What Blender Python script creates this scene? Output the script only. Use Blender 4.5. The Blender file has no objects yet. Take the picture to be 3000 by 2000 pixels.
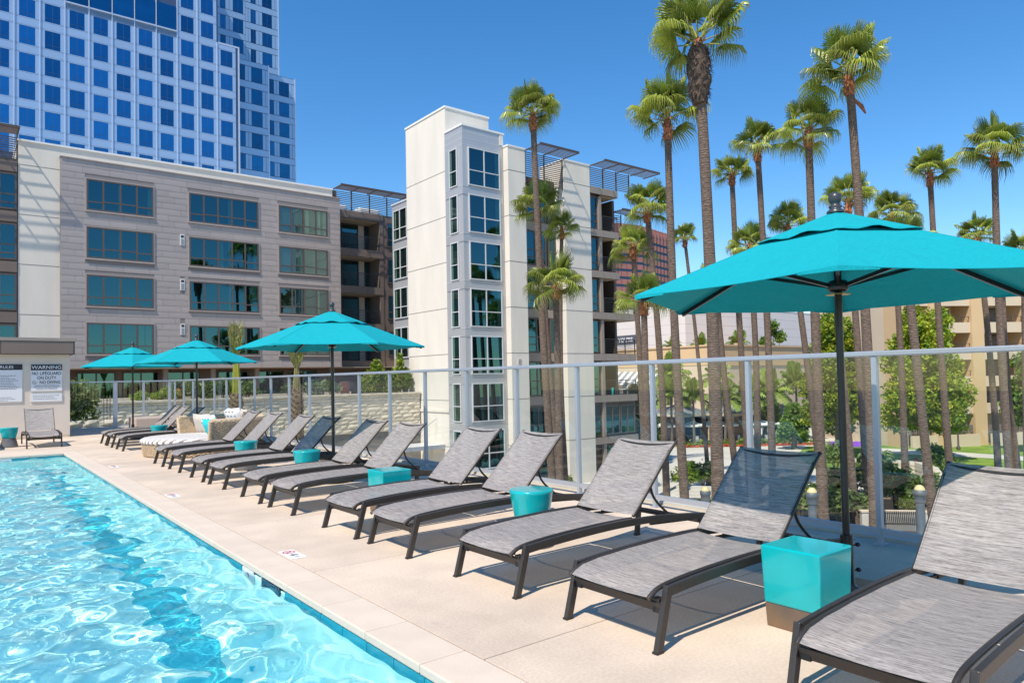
import bpy, bmesh, math, random
import numpy as np
from mathutils import Vector, Matrix

rad = math.radians
random.seed(11)
rng = np.random.default_rng(5)
scene = bpy.context.scene
COL = scene.collection

# ------------------------------------------------------------------ camera
YAW, PITCH, ROLL = 0.668247885, 0.0295596758, -0.0196699523
EYE = Vector((0.0, 0.0, 1.35))
fwd = Vector((math.sin(YAW) * math.cos(PITCH), math.cos(YAW) * math.cos(PITCH), math.sin(PITCH)))
rgt = Vector((math.cos(YAW), -math.sin(YAW), 0.0))
upv = rgt.cross(fwd)
r2 = rgt * math.cos(ROLL) + upv * math.sin(ROLL)
u2 = -rgt * math.sin(ROLL) + upv * math.cos(ROLL)
cam = bpy.data.cameras.new('camera')
cam.sensor_width = 36.0
cam.lens = 2064.2859 / 3000.0 * 36.0
cam.shift_y = 45.88 / 3000.0
cam.clip_start = 0.05
cam.clip_end = 3000.0
cam_ob = bpy.data.objects.new('camera', cam)
COL.objects.link(cam_ob)
cam_ob.matrix_world = Matrix(((r2.x, u2.x, -fwd.x, EYE.x), (r2.y, u2.y, -fwd.y, EYE.y), (r2.z, u2.z, -fwd.z, EYE.z), (0, 0, 0, 1)))
scene.camera = cam_ob

# ------------------------------------------------------------------ light
SUN_DIR = Vector((1.0, 0.39, -1.58)).normalized()
world = bpy.data.worlds.new('World')
scene.world = world
world.use_nodes = True
wn = world.node_tree
bg = wn.nodes['Background']
sky = wn.nodes.new('ShaderNodeTexSky')
sky.sky_type = 'NISHITA'
sky.sun_disc = False
sky.sun_elevation = math.asin(-SUN_DIR.z)
sky.sun_rotation = math.atan2(-SUN_DIR.x, -SUN_DIR.y)
sky.altitude = 20.0
sky.air_density = 1.0
sky.dust_density = 0.0
sky.ozone_density = 3.2
hsv = wn.nodes.new('ShaderNodeHueSaturation')
hsv.inputs['Saturation'].default_value = 1.30
hsv.inputs['Value'].default_value = 1.14
wn.links.new(sky.outputs[0], hsv.inputs['Color'])
wn.links.new(hsv.outputs[0], bg.inputs[0])
bg.inputs[1].default_value = 0.15
sun = bpy.data.lights.new('sun', 'SUN')
sun.energy = 5.0
sun.angle = rad(0.53)
sun.color = (1.0, 0.92, 0.80)
sun.cycles.is_caustics_light = True
sun_ob = bpy.data.objects.new('sun', sun)
COL.objects.link(sun_ob)
sun_ob.rotation_euler = SUN_DIR.to_track_quat('-Z', 'Y').to_euler()
sun_ob.location = (-30, -12, 60)
vs = scene.view_settings
vs.view_transform = 'Standard'
vs.look = 'None'
vs.exposure = 0.16
vs.gamma = 1.0
vs.use_curve_mapping = False
scene.cycles.max_bounces = 10
scene.cycles.transparent_max_bounces = 24
scene.cycles.sample_clamp_indirect = 6.0
scene.cycles.use_denoising = True

# ------------------------------------------------------------------ helpers: materials
MATS = {}
def nodes_of(m):
    m.use_nodes = True
    t = m.node_tree
    t.nodes.clear()
    return t
def N(t, kind, **kw):
    n = t.nodes.new(kind)
    for k, v in kw.items():
        if k.startswith('i_'):
            key = k[2:].replace('_', ' ')
            n.inputs[key].default_value = v
        else:
            setattr(n, k, v)
    return n
def rgb(c):
    return (c[0], c[1], c[2], 1.0)
def pm(name, c, rough=0.6, metal=0.0, var=0.0, vscale=3.0, bump=0.0, bscale=40.0, rnd=0.0, coat=0.0, spec=0.5,
       stretch=(1, 1, 1), c2=None, detail=4.0):
    """principled material; var = noise colour variation, rnd = per object value shift"""
    m = bpy.data.materials.new(name)
    t = nodes_of(m)
    out = N(t, 'ShaderNodeOutputMaterial')
    b = N(t, 'ShaderNodeBsdfPrincipled')
    b.inputs['Base Color'].default_value = rgb(c)
    b.inputs['Roughness'].default_value = rough
    b.inputs['Metallic'].default_value = metal
    b.inputs['Coat Weight'].default_value = coat
    b.inputs['Specular IOR Level'].default_value = spec
    t.links.new(b.outputs[0], out.inputs[0])
    cur = None
    if var > 0 or bump > 0 or c2 is not None:
        tc = N(t, 'ShaderNodeTexCoord')
        mp = N(t, 'ShaderNodeMapping')
        mp.inputs['Scale'].default_value = stretch
        t.links.new(tc.outputs['Object'], mp.inputs[0])
    if var > 0 or c2 is not None:
        nz = N(t, 'ShaderNodeTexNoise')
        nz.inputs['Scale'].default_value = vscale
        nz.inputs['Detail'].default_value = detail
        t.links.new(mp.outputs[0], nz.inputs[0])
        rp = N(t, 'ShaderNodeValToRGB')
        lo = [max(0, x * (1 - var)) for x in c]
        hi = list(c2) if c2 is not None else [min(1, x * (1 + var)) for x in c]
        rp.color_ramp.elements[0].position = 0.32
        rp.color_ramp.elements[1].position = 0.68
        rp.color_ramp.elements[0].color = rgb(lo)
        rp.color_ramp.elements[1].color = rgb(hi)
        t.links.new(nz.outputs[0], rp.inputs[0])
        cur = rp.outputs[0]
    if rnd > 0:
        oi = N(t, 'ShaderNodeObjectInfo')
        mr = N(t, 'ShaderNodeMapRange')
        mr.inputs['To Min'].default_value = 1 - rnd
        mr.inputs['To Max'].default_value = 1 + rnd
        t.links.new(oi.outputs['Random'], mr.inputs[0])
        hs = N(t, 'ShaderNodeHueSaturation')
        if cur is not None:
            t.links.new(cur, hs.inputs['Color'])
        else:
            hs.inputs['Color'].default_value = rgb(c)
        t.links.new(mr.outputs[0], hs.inputs['Value'])
        cur = hs.outputs[0]
    if cur is not None:
        t.links.new(cur, b.inputs['Base Color'])
    if bump > 0:
        nb = N(t, 'ShaderNodeTexNoise')
        nb.inputs['Scale'].default_value = bscale
        nb.inputs['Detail'].default_value = 5.0
        t.links.new(mp.outputs[0], nb.inputs[0])
        bp = N(t, 'ShaderNodeBump')
        bp.inputs['Strength'].default_value = bump
        bp.inputs['Distance'].default_value = 0.02
        t.links.new(nb.outputs[0], bp.inputs['Height'])
        t.links.new(bp.outputs[0], b.inputs['Normal'])
    MATS[name] = m
    return m
def glass_mat(name, tint, refl, see, rough=0.0, ior=1.5, base=0.0, wob=0.0, wscale=0.6):
    """thin pane: transparent x tint, mixed with a mirror layer; base = minimum mirror share"""
    m = bpy.data.materials.new(name)
    t = nodes_of(m)
    out = N(t, 'ShaderNodeOutputMaterial')
    tr = N(t, 'ShaderNodeBsdfTransparent')
    tr.inputs[0].default_value = rgb([x * see for x in tint])
    gl = N(t, 'ShaderNodeBsdfGlossy')
    gl.inputs[0].default_value = rgb(refl)
    gl.inputs['Roughness'].default_value = rough
    geo = N(t, 'ShaderNodeNewGeometry')
    dt = N(t, 'ShaderNodeVectorMath', operation='DOT_PRODUCT')
    t.links.new(geo.outputs['Incoming'], dt.inputs[0]); t.links.new(geo.outputs['Normal'], dt.inputs[1])
    ab = N(t, 'ShaderNodeMath', operation='ABSOLUTE'); t.links.new(dt.outputs['Value'], ab.inputs[0])
    om = N(t, 'ShaderNodeMath', operation='SUBTRACT'); om.inputs[0].default_value = 1.0; t.links.new(ab.outputs[0], om.inputs[1])
    pw = N(t, 'ShaderNodeMath', operation='POWER'); pw.inputs[1].default_value = 5.0; t.links.new(om.outputs[0], pw.inputs[0])
    mr = N(t, 'ShaderNodeMapRange')
    mr.inputs['To Min'].default_value = max(base, 0.05)
    mr.inputs['To Max'].default_value = 1.0
    t.links.new(pw.outputs[0], mr.inputs[0])
    mx = N(t, 'ShaderNodeMixShader')
    t.links.new(mr.outputs[0], mx.inputs[0])
    t.links.new(tr.outputs[0], mx.inputs[1])
    t.links.new(gl.outputs[0], mx.inputs[2])
    t.links.new(mx.outputs[0], out.inputs[0])
    if wob > 0:
        tc = N(t, 'ShaderNodeTexCoord')
        nz = N(t, 'ShaderNodeTexNoise')
        nz.inputs['Scale'].default_value = wscale
        t.links.new(tc.outputs['Object'], nz.inputs[0])
        bp = N(t, 'ShaderNodeBump')
        bp.inputs['Strength'].default_value = wob
        bp.inputs['Distance'].default_value = 0.05
        t.links.new(nz.outputs[0], bp.inputs['Height'])
        t.links.new(bp.outputs[0], gl.inputs['Normal'])
    MATS[name] = m
    return m
def leaf_mat(name, c, c2, trans=0.35, rough=0.5, rnd=0.25):
    m = bpy.data.materials.new(name)
    t = nodes_of(m)
    out = N(t, 'ShaderNodeOutputMaterial')
    b = N(t, 'ShaderNodeBsdfPrincipled')
    b.inputs['Roughness'].default_value = rough
    tl = N(t, 'ShaderNodeBsdfTranslucent')
    tc = N(t, 'ShaderNodeTexCoord')
    nz = N(t, 'ShaderNodeTexNoise')
    nz.inputs['Scale'].default_value = 1.6
    nz.inputs['Detail'].default_value = 6.0
    t.links.new(tc.outputs['Object'], nz.inputs[0])
    rp = N(t, 'ShaderNodeValToRGB')
    rp.color_ramp.elements[0].position = 0.35
    rp.color_ramp.elements[1].position = 0.65
    rp.color_ramp.elements[0].color = rgb(c)
    rp.color_ramp.elements[1].color = rgb(c2)
    t.links.new(nz.outputs[0], rp.inputs[0])
    oi = N(t, 'ShaderNodeObjectInfo')
    mr = N(t, 'ShaderNodeMapRange')
    mr.inputs['To Min'].default_value = 1 - rnd
    mr.inputs['To Max'].default_value = 1 + rnd
    t.links.new(oi.outputs['Random'], mr.inputs[0])
    hs = N(t, 'ShaderNodeHueSaturation')
    t.links.new(rp.outputs[0], hs.inputs['Color'])
    t.links.new(mr.outputs[0], hs.inputs['Value'])
    t.links.new(hs.outputs[0], b.inputs['Base Color'])
    t.links.new(hs.outputs[0], tl.inputs[0])
    mx = N(t, 'ShaderNodeMixShader')
    mx.inputs[0].default_value = trans
    t.links.new(b.outputs[0], mx.inputs[1])
    t.links.new(tl.outputs[0], mx.inputs[2])
    t.links.new(mx.outputs[0], out.inputs[0])
    MATS[name] = m
    return m

# ------------------------------------------------------------------ helpers: geometry
ORI = {}
def org(o):
    return ORI.get(o.name, Vector((0, 0, 0))) if o is not None else Vector((0, 0, 0))
class MB:
    def __init__(s):
        s.v = []; s.f = []; s.m = []; s.sm = []
    def add(s, verts, faces, mi=0, smooth=False):
        o = len(s.v)
        s.v.extend([tuple(p) for p in verts])
        s.f.extend([tuple(i + o for i in f) for f in faces])
        s.m.extend([mi] * len(faces)); s.sm.extend([smooth] * len(faces))
    def box(s, x0, x1, y0, y1, z0, z1, mi=0):
        v = [(x0, y0, z0), (x1, y0, z0), (x1, y1, z0), (x0, y1, z0), (x0, y0, z1), (x1, y0, z1), (x1, y1, z1), (x0, y1, z1)]
        s.add(v, [(0, 3, 2, 1), (4, 5, 6, 7), (0, 1, 5, 4), (1, 2, 6, 5), (2, 3, 7, 6), (3, 0, 4, 7)], mi)
        return s
    def bar(s, p, q, w, h, up=(0, 0, 1), mi=0):
        p = Vector(p); q = Vector(q); d = (q - p).normalized(); up = Vector(up)
        a = d.cross(up)
        if a.length < 1e-4:
            a = d.cross(Vector((1, 0, 0)))
        a.normalize(); b = a.cross(d).normalized()
        v = []
        for c in (p, q):
            for sx, sy in ((-1, -1), (1, -1), (1, 1), (-1, 1)):
                v.append(c + a * (sx * w / 2) + b * (sy * h / 2))
        s.add(v, [(0, 1, 2, 3), (7, 6, 5, 4), (0, 4, 5, 1), (1, 5, 6, 2), (2, 6, 7, 3), (3, 7, 4, 0)], mi)
        return s
    def sweep(s, path, w, h, side=(0, 1, 0), mi=0, smooth=False):
        """rectangular bar bent along a path; side = width direction"""
        path = [Vector(p) for p in path]; side = Vector(side).normalized(); v = []; f = []
        for i, p in enumerate(path):
            d = (path[min(i + 1, len(path) - 1)] - path[max(i - 1, 0)]).normalized()
            n = side.cross(d).normalized()
            for sx, sy in ((-1, -1), (1, -1), (1, 1), (-1, 1)):
                v.append(p + side * (sx * w / 2) + n * (sy * h / 2))
        for i in range(len(path) - 1):
            a = i * 4
            for k in range(4):
                k2 = (k + 1) % 4
                f.append((a + k, a + 4 + k, a + 4 + k2, a + k2))
        e = (len(path) - 1) * 4
        f += [(0, 1, 2, 3), (e + 3, e + 2, e + 1, e)]
        s.add(v, f, mi, smooth)
        return s
    def tube(s, path, radii, n=8, mi=0, smooth=True, cap=True):
        path = [Vector(p) for p in path]
        if not hasattr(radii, '__len__'):
            radii = [radii] * len(path)
        v = []; f = []; ref = None
        for i, p in enumerate(path):
            d = (path[min(i + 1, len(path) - 1)] - path[max(i - 1, 0)]).normalized()
            if ref is None:
                ref = Vector((1, 0, 0)) if abs(d.x) < 0.8 else Vector((0, 1, 0))
            a = (ref - d * ref.dot(d)).normalized(); ref = a; b = d.cross(a)
            for k in range(n):
                t = 2 * math.pi * k / n
                v.append(p + (a * math.cos(t) + b * math.sin(t)) * radii[i])
        for i in range(len(path) - 1):
            for k in range(n):
                k2 = (k + 1) % n
                f.append((i * n + k, i * n + k2, (i + 1) * n + k2, (i + 1) * n + k))
        s.add(v, f, mi, smooth)
        if cap:
            s.add(v[:n], [tuple(reversed(range(n)))], mi); s.add(v[-n:], [tuple(range(n))], mi)
        return s
    def lathe(s, prof, n=24, c=(0, 0, 0), mi=0, smooth=True, jit=0.0):
        v = []; f = []
        for r, z in prof:
            for k in range(n):
                t = 2 * math.pi * k / n
                rr = r * (1 + random.uniform(-jit, jit))
                v.append((c[0] + rr * math.cos(t), c[1] + rr * math.sin(t), c[2] + z))
        for i in range(len(prof) - 1):
            for k in range(n):
                k2 = (k + 1) % n
                f.append((i * n + k, i * n + k2, (i + 1) * n + k2, (i + 1) * n + k))
        s.add(v, f, mi, smooth)
        if prof[0][0] > 1e-4:
            s.add(v[:n], [tuple(reversed(range(n)))], mi)
        if prof[-1][0] > 1e-4:
            s.add(v[-n:], [tuple(range(n))], mi)
        return s
    def quad(s, a, b, c, d, mi=0, smooth=False):
        s.add([a, b, c, d], [(0, 1, 2, 3)], mi, smooth)
        return s
    def mesh(s, name, mats, off=Vector((0, 0, 0))):
        me = bpy.data.meshes.new(name)
        o = off
        me.from_pydata([(p[0] - o[0], p[1] - o[1], p[2] - o[2]) for p in s.v], [], s.f)
        for mm in (mats if isinstance(mats, (list, tuple)) else [mats]):
            me.materials.append(MATS[mm] if isinstance(mm, str) else mm)
        me.polygons.foreach_set('material_index', s.m)
        me.polygons.foreach_set('use_smooth', s.sm)
        me.update()
        return me
    def build(s, name, mats, parent=None, loc=None, bevel=0.0):
        """vertices are given in world space when the parent is an upright Empty"""
        o0 = org(parent) if loc is None else Vector(loc)
        me = s.mesh(name, mats, o0)
        ob = bpy.data.objects.new(name, me)
        COL.objects.link(ob)
        if parent is not None:
            ob.parent = parent
            ORI[ob.name] = org(parent)
            if loc is not None:
                ob.location = Vector(loc) - org(parent); ORI[ob.name] = Vector(loc)
        elif loc is not None:
            ob.location = loc; ORI[ob.name] = Vector(loc)
        if bevel > 0:
            md = ob.modifiers.new('bevel', 'BEVEL'); md.width = bevel; md.segments = 2; md.limit_method = 'ANGLE'; md.angle_limit = rad(40)
        return ob
def thing(name, label, cat, loc=(0, 0, 0), group=None):
    e = bpy.data.objects.new(name, None)
    COL.objects.link(e)
    e.empty_display_size = 0.2
    e.location = loc
    ORI[e.name] = Vector(loc)
    e['label'] = label; e['category'] = cat
    if group:
        e['group'] = group
    return e
def tag(o, label, cat, group=None):
    o['label'] = label; o['category'] = cat
    if group:
        o['group'] = group
    return o
def struct(o):
    o['kind'] = 'structure'
    return o
def stuff(o):
    o['kind'] = 'stuff'
    return o
def piece(me, name, parent, loc, scale=(1, 1, 1), rot=(0, 0, 0)):
    """a shared-mesh piece at a world place under an upright parent"""
    ob = bpy.data.objects.new(name, me)
    COL.objects.link(ob)
    ob.parent = parent
    ob.location = Vector(loc) - org(parent)
    ob.scale = scale
    ob.rotation_euler = rot
    ORI[ob.name] = Vector(loc)
    return ob
def copy_tree(o, parent=None):
    c = o.copy()
    COL.objects.link(c)
    c.parent = parent
    ORI[c.name] = org(o)
    for ch in list(o.children):
        copy_tree(ch, c)
    return c
def lettering(txt, size, parent, loc, rot, mat, align='CENTER', name='lettering', sx=1.0, bold=0.0, spacing=1.0):
    cu = bpy.data.curves.new(name, 'FONT')
    cu.body = txt; cu.size = size; cu.align_x = align; cu.align_y = 'CENTER'; cu.extrude = 0.0006; cu.offset = bold
    cu.space_character = spacing
    cu.resolution_u = 3
    cu.materials.append(MATS[mat])
    ob = bpy.data.objects.new(name, cu)
    COL.objects.link(ob)
    if parent is not None:
        ob.parent = parent
        ob.location = Vector(loc) - org(parent)
    else:
        ob.location = loc
    dg = bpy.context.evaluated_depsgraph_get()
    me = bpy.data.meshes.new_from_object(ob.evaluated_get(dg))
    lo = ob.location.copy()
    bpy.data.objects.remove(ob)
    bpy.data.curves.remove(cu)
    ob = bpy.data.objects.new(name, me)
    COL.objects.link(ob)
    ob.parent = parent
    ob.location = lo
    ob.rotation_euler = rot
    ob.scale = (sx, 1, 1)
    return ob
def leaf_mesh(name, mat, pts, size, flat=0.0, seed=1, asp=1.5):
    """many small bent leaf faces at the given points"""
    g = np.random.default_rng(seed)
    n = len(pts)
    d = g.normal(size=(n, 3)); d[:, 2] *= (1 - flat)
    d /= np.linalg.norm(d, axis=1)[:, None]
    e = g.normal(size=(n, 3)); e -= d * (e * d).sum(1)[:, None]; e /= np.linalg.norm(e, axis=1)[:, None]
    s = size * g.uniform(0.6, 1.35, n)[:, None]
    nrm = np.cross(d, e)
    a = pts - d * s * 0.5 * asp; b = pts + e * s * 0.45 - nrm * s * 0.12; c = pts + d * s * 0.5 * asp; f = pts - e * s * 0.45 - nrm * s * 0.12
    v = np.stack([a, b, c, f], 1).reshape(-1, 3)
    i = np.arange(n) * 4
    fa = np.stack([i, i + 1, i + 2], 1); fb = np.stack([i, i + 2, i + 3], 1)
    me = bpy.data.meshes.new(name)
    me.from_pydata(v.tolist(), [], np.concatenate([fa, fb]).tolist())
    me.materials.append(MATS[mat])
    me.update()
    return me
def cloud(lobes, n, seed, shell=0.55):
    """points spread through overlapping ellipsoid lobes: (x,y,z,rx,ry,rz)"""
    g = np.random.default_rng(seed)
    w = np.array([l[3] * l[4] * l[5] for l in lobes]) ** (2 / 3); w = w / w.sum()
    out = []
    for l, k in zip(lobes, g.multinomial(n, w)):
        d = g.normal(size=(k, 3)); d /= np.linalg.norm(d, axis=1)[:, None]
        r = shell + (1 - shell) * g.uniform(0, 1, k) ** 0.6
        r *= 1 + 0.16 * np.sin(d[:, 0] * 7 + l[0]) * np.cos(d[:, 1] * 6 + l[1]) + 0.1 * np.sin(d[:, 2] * 9)
        out.append(np.array(l[:3]) + d * r[:, None] * np.array(l[3:6]))
    return np.concatenate(out)
def link(name, me, parent=None, loc=(0, 0, 0)):
    ob = bpy.data.objects.new(name, me)
    COL.objects.link(ob)
    if parent is not None:
        ob.parent = parent
        ob.location = Vector(loc) - org(parent) if loc is not None else (0, 0, 0)
    else:
        ob.location = loc
    ORI[ob.name] = Vector(loc) if loc is not None else org(parent)
    return ob

# ------------------------------------------------------------------ materials
pm('stucco_white', (0.74, 0.675, 0.585), 0.85, var=0.05, vscale=0.9, bump=0.15, bscale=30, stretch=(1, 1, 0.25), detail=8)
pm('stucco_warm', (0.66, 0.57, 0.485), 0.85, var=0.05, vscale=0.8, bump=0.15, bscale=40)
pm('stucco_joint', (0.22, 0.20, 0.18), 0.9)
pm('cladding', (0.41, 0.345, 0.315), 0.42, metal=0.2, rnd=0.06, var=0.05, vscale=0.8)
pm('cladding_gap', (0.24, 0.21, 0.20), 0.8)
pm('brown_metal', (0.085, 0.062, 0.05), 0.5, var=0.08, vscale=1.0)
pm('brown_panel', (0.185, 0.135, 0.108), 0.5, var=0.06, vscale=0.8)
pm('taupe_panel', (0.30, 0.245, 0.205), 0.55, var=0.05)
pm('window_frame_brown', (0.105, 0.078, 0.066), 0.45)
pm('window_frame_silver', (0.62, 0.62, 0.63), 0.4)
pm('bay_metal', (0.50, 0.495, 0.50), 0.38, metal=0.35, var=0.03, vscale=0.5)
pm('soffit_cream', (0.62, 0.50, 0.36), 0.8)
pm('interior_dark', (0.035, 0.038, 0.036), 0.9)
pm('curtain', (0.62, 0.66, 0.52), 0.9, var=0.15, vscale=12, stretch=(1, 1, 0.02))
pm('interior_wall', (0.30, 0.32, 0.25), 0.9)
pm('rail_dark', (0.045, 0.04, 0.038), 0.45)
pm('concrete', (0.56, 0.52, 0.46), 0.85, var=0.08, vscale=0.8, bump=0.1)
pm('asphalt', (0.16, 0.155, 0.15), 0.9, var=0.1)
pm('paving', (0.58, 0.54, 0.47), 0.85, var=0.06, vscale=0.35)
pm('deck', (0.66, 0.53, 0.41), 0.78, var=0.09, vscale=0.9, bump=0.12, bscale=90, rnd=0.012, detail=8)
pm('deck_gap', (0.30, 0.25, 0.21), 0.9)
pm('coping', (0.64, 0.53, 0.42), 0.75, var=0.05, vscale=4, bump=0.1, bscale=80, rnd=0.025)
pm('grout', (0.74, 0.68, 0.60), 0.9)
pm('pool_tile', (0.012, 0.26, 0.34), 0.15, rnd=0.12, coat=0.4)
pm('pool_plaster', (0.60, 0.945, 0.915), 0.8, var=0.04, vscale=1.2)
pm('pool_line', (0.06, 0.58, 0.68), 0.7)
pm('white_paint', (0.80, 0.80, 0.78), 0.6)
pm('sign_white', (0.72, 0.72, 0.74), 0.5)
pm('ink_black', (0.02, 0.02, 0.024), 0.6)
pm('ink_grey', (0.13, 0.13, 0.14), 0.6)
pm('ink_red', (0.62, 0.03, 0.07), 0.6)
pm('ink_white', (0.82, 0.82, 0.82), 0.6)
pm('frame_bronze', (0.060, 0.050, 0.044), 0.42, metal=0.45, var=0.06, vscale=30)
pm('frame_dark', (0.02, 0.018, 0.017), 0.5)
pm('pole_black', (0.012, 0.011, 0.011), 0.3)
pm('finial_grey', (0.05, 0.052, 0.056), 0.32)
pm('brass', (0.55, 0.36, 0.10), 0.35, metal=0.9)
pm('alu', (0.42, 0.45, 0.50), 0.40, metal=0.4)
pm('ceramic_base', (0.13, 0.115, 0.105), 0.35, metal=0.3, c2=(0.32, 0.18, 0.08), var=0.1, vscale=2.2)
pm('ceramic_grey', (0.17, 0.165, 0.165), 0.35, metal=0.2, var=0.25, vscale=4)
pm('wicker', (0.56, 0.42, 0.27), 0.75, var=0.25, vscale=30)
pm('pillow_beige', (0.55, 0.48, 0.41), 0.9, var=0.05)
pm('pillow_white', (0.76, 0.74, 0.72), 0.9)
pm('pillow_teal', (0.02, 0.52, 0.56), 0.9)
pm('pillow_taupe', (0.24, 0.19, 0.155), 0.9)
pm('ottoman', (0.42, 0.335, 0.28), 0.8)
pm('stone', (0.62, 0.545, 0.425), 0.9, var=0.14, vscale=2.5, rnd=0.07, bump=0.5, bscale=9)
pm('stone_gap', (0.47, 0.41, 0.32), 0.95)
pm('grey_wall', (0.19, 0.18, 0.165), 0.9, var=0.1)
pm('trunk', (0.15, 0.105, 0.078), 0.92, var=0.45, vscale=7, stretch=(1, 1, 4), bump=1.0, bscale=9)
pm('boots', (0.33, 0.125, 0.055), 0.85, var=0.55, vscale=9, bump=0.8, bscale=14)
pm('thatch', (0.085, 0.058, 0.042), 0.95, var=0.5, vscale=8, stretch=(1, 1, 0.3), bump=1.0, bscale=18)
pm('petiole', (0.34, 0.35, 0.09), 0.6, var=0.2)
pm('date_trunk', (0.24, 0.165, 0.10), 0.95, var=0.4, vscale=9, bump=1.0, bscale=8)
pm('bark', (0.17, 0.14, 0.115), 0.9, var=0.3, vscale=6, bump=0.6, bscale=10)
pm('white_trunk', (0.70, 0.68, 0.63), 0.8, var=0.08)
leaf_mat('fan_leaf', (0.14, 0.22, 0.03), (0.42, 0.46, 0.08), 0.36, 0.33, 0.4)
leaf_mat('fan_tip', (0.26, 0.27, 0.08), (0.48, 0.45, 0.18), 0.3, 0.6, 0.2)
leaf_mat('pinnate', (0.09, 0.19, 0.025), (0.32, 0.40, 0.06), 0.3, 0.5, 0.3)
leaf_mat('gum_leaf', (0.11, 0.24, 0.02), (0.46, 0.48, 0.03), 0.35, 0.5, 0.1)
leaf_mat('gum_leaf_deep', (0.07, 0.17, 0.02), (0.22, 0.33, 0.04), 0.35, 0.5, 0.1)
leaf_mat('shrub_leaf', (0.08, 0.15, 0.035), (0.26, 0.32, 0.09), 0.3, 0.45, 0.3)
leaf_mat('bright_shrub', (0.12, 0.22, 0.02), (0.33, 0.38, 0.04), 0.35, 0.5, 0.2)
leaf_mat('straw', (0.42, 0.33, 0.14), (0.50, 0.44, 0.18), 0.2, 0.7, 0.2)
leaf_mat('yellow_stalk', (0.48, 0.46, 0.04), (0.56, 0.55, 0.10), 0.2, 0.6, 0.1)
pm('lawn', (0.115, 0.235, 0.022), 0.95, var=0.25, vscale=0.6, c2=(0.24, 0.34, 0.04), bump=0.6, bscale=20)
pm('flower_red', (0.60, 0.10, 0.05), 0.9)
pm('soil', (0.22, 0.15, 0.10), 0.95, var=0.3)
pm('tan_stucco', (0.66, 0.45, 0.25), 0.85, var=0.04, vscale=0.3)
pm('cream_stucco', (0.66, 0.52, 0.375), 0.85, var=0.04, vscale=0.3)
pm('pink_wall', (0.74, 0.66, 0.61), 0.85, var=0.03, vscale=0.3)
pm('sign_dark', (0.10, 0.10, 0.12), 0.6)
pm('red_stone', (0.40, 0.16, 0.13), 0.6, rnd=0.05)
pm('navy_glass', (0.012, 0.022, 0.055), 0.12, spec=0.8)
pm('roof_metal', (0.35, 0.36, 0.36), 0.5, metal=0.4)
pm('canvas_white', (0.78, 0.78, 0.77), 0.8)
pm('purple', (0.20, 0.065, 0.46), 0.7)
pm('lamp_glass', (0.72, 0.58, 0.28), 0.3)
pm('bollard_grey', (0.095, 0.115, 0.135), 0.5, var=0.15)
pm('rust', (0.20, 0.05, 0.03), 0.6)
pm('orange', (0.62, 0.25, 0.03), 0.7)
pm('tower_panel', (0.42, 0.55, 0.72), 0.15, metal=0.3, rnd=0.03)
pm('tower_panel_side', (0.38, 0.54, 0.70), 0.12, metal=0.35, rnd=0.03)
pm('tower_gap', (0.05, 0.085, 0.17), 0.4)
pm('tower_fin', (0.62, 0.68, 0.78), 0.3, metal=0.3)
glass_mat('fence_glass', (0.93, 0.97, 0.94), (0.95, 0.98, 1.0), 0.97)
glass_mat('window_glass', (0.16, 0.30, 0.32), (0.20, 0.52, 0.60), 1.0, base=0.24, wob=0.02, wscale=0.4)
glass_mat('window_glass_clear', (0.42, 0.55, 0.50), (0.55, 0.80, 0.82), 1.0, base=0.16, wob=0.02, wscale=0.4)
def metal_glass(name, c, rough=0.03):
    pm(name, c, rough, metal=1.0, rnd=0.28, var=0.10, vscale=0.5)
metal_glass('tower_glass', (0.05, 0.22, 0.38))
metal_glass('tower_glass_side', (0.035, 0.18, 0.29))

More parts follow.
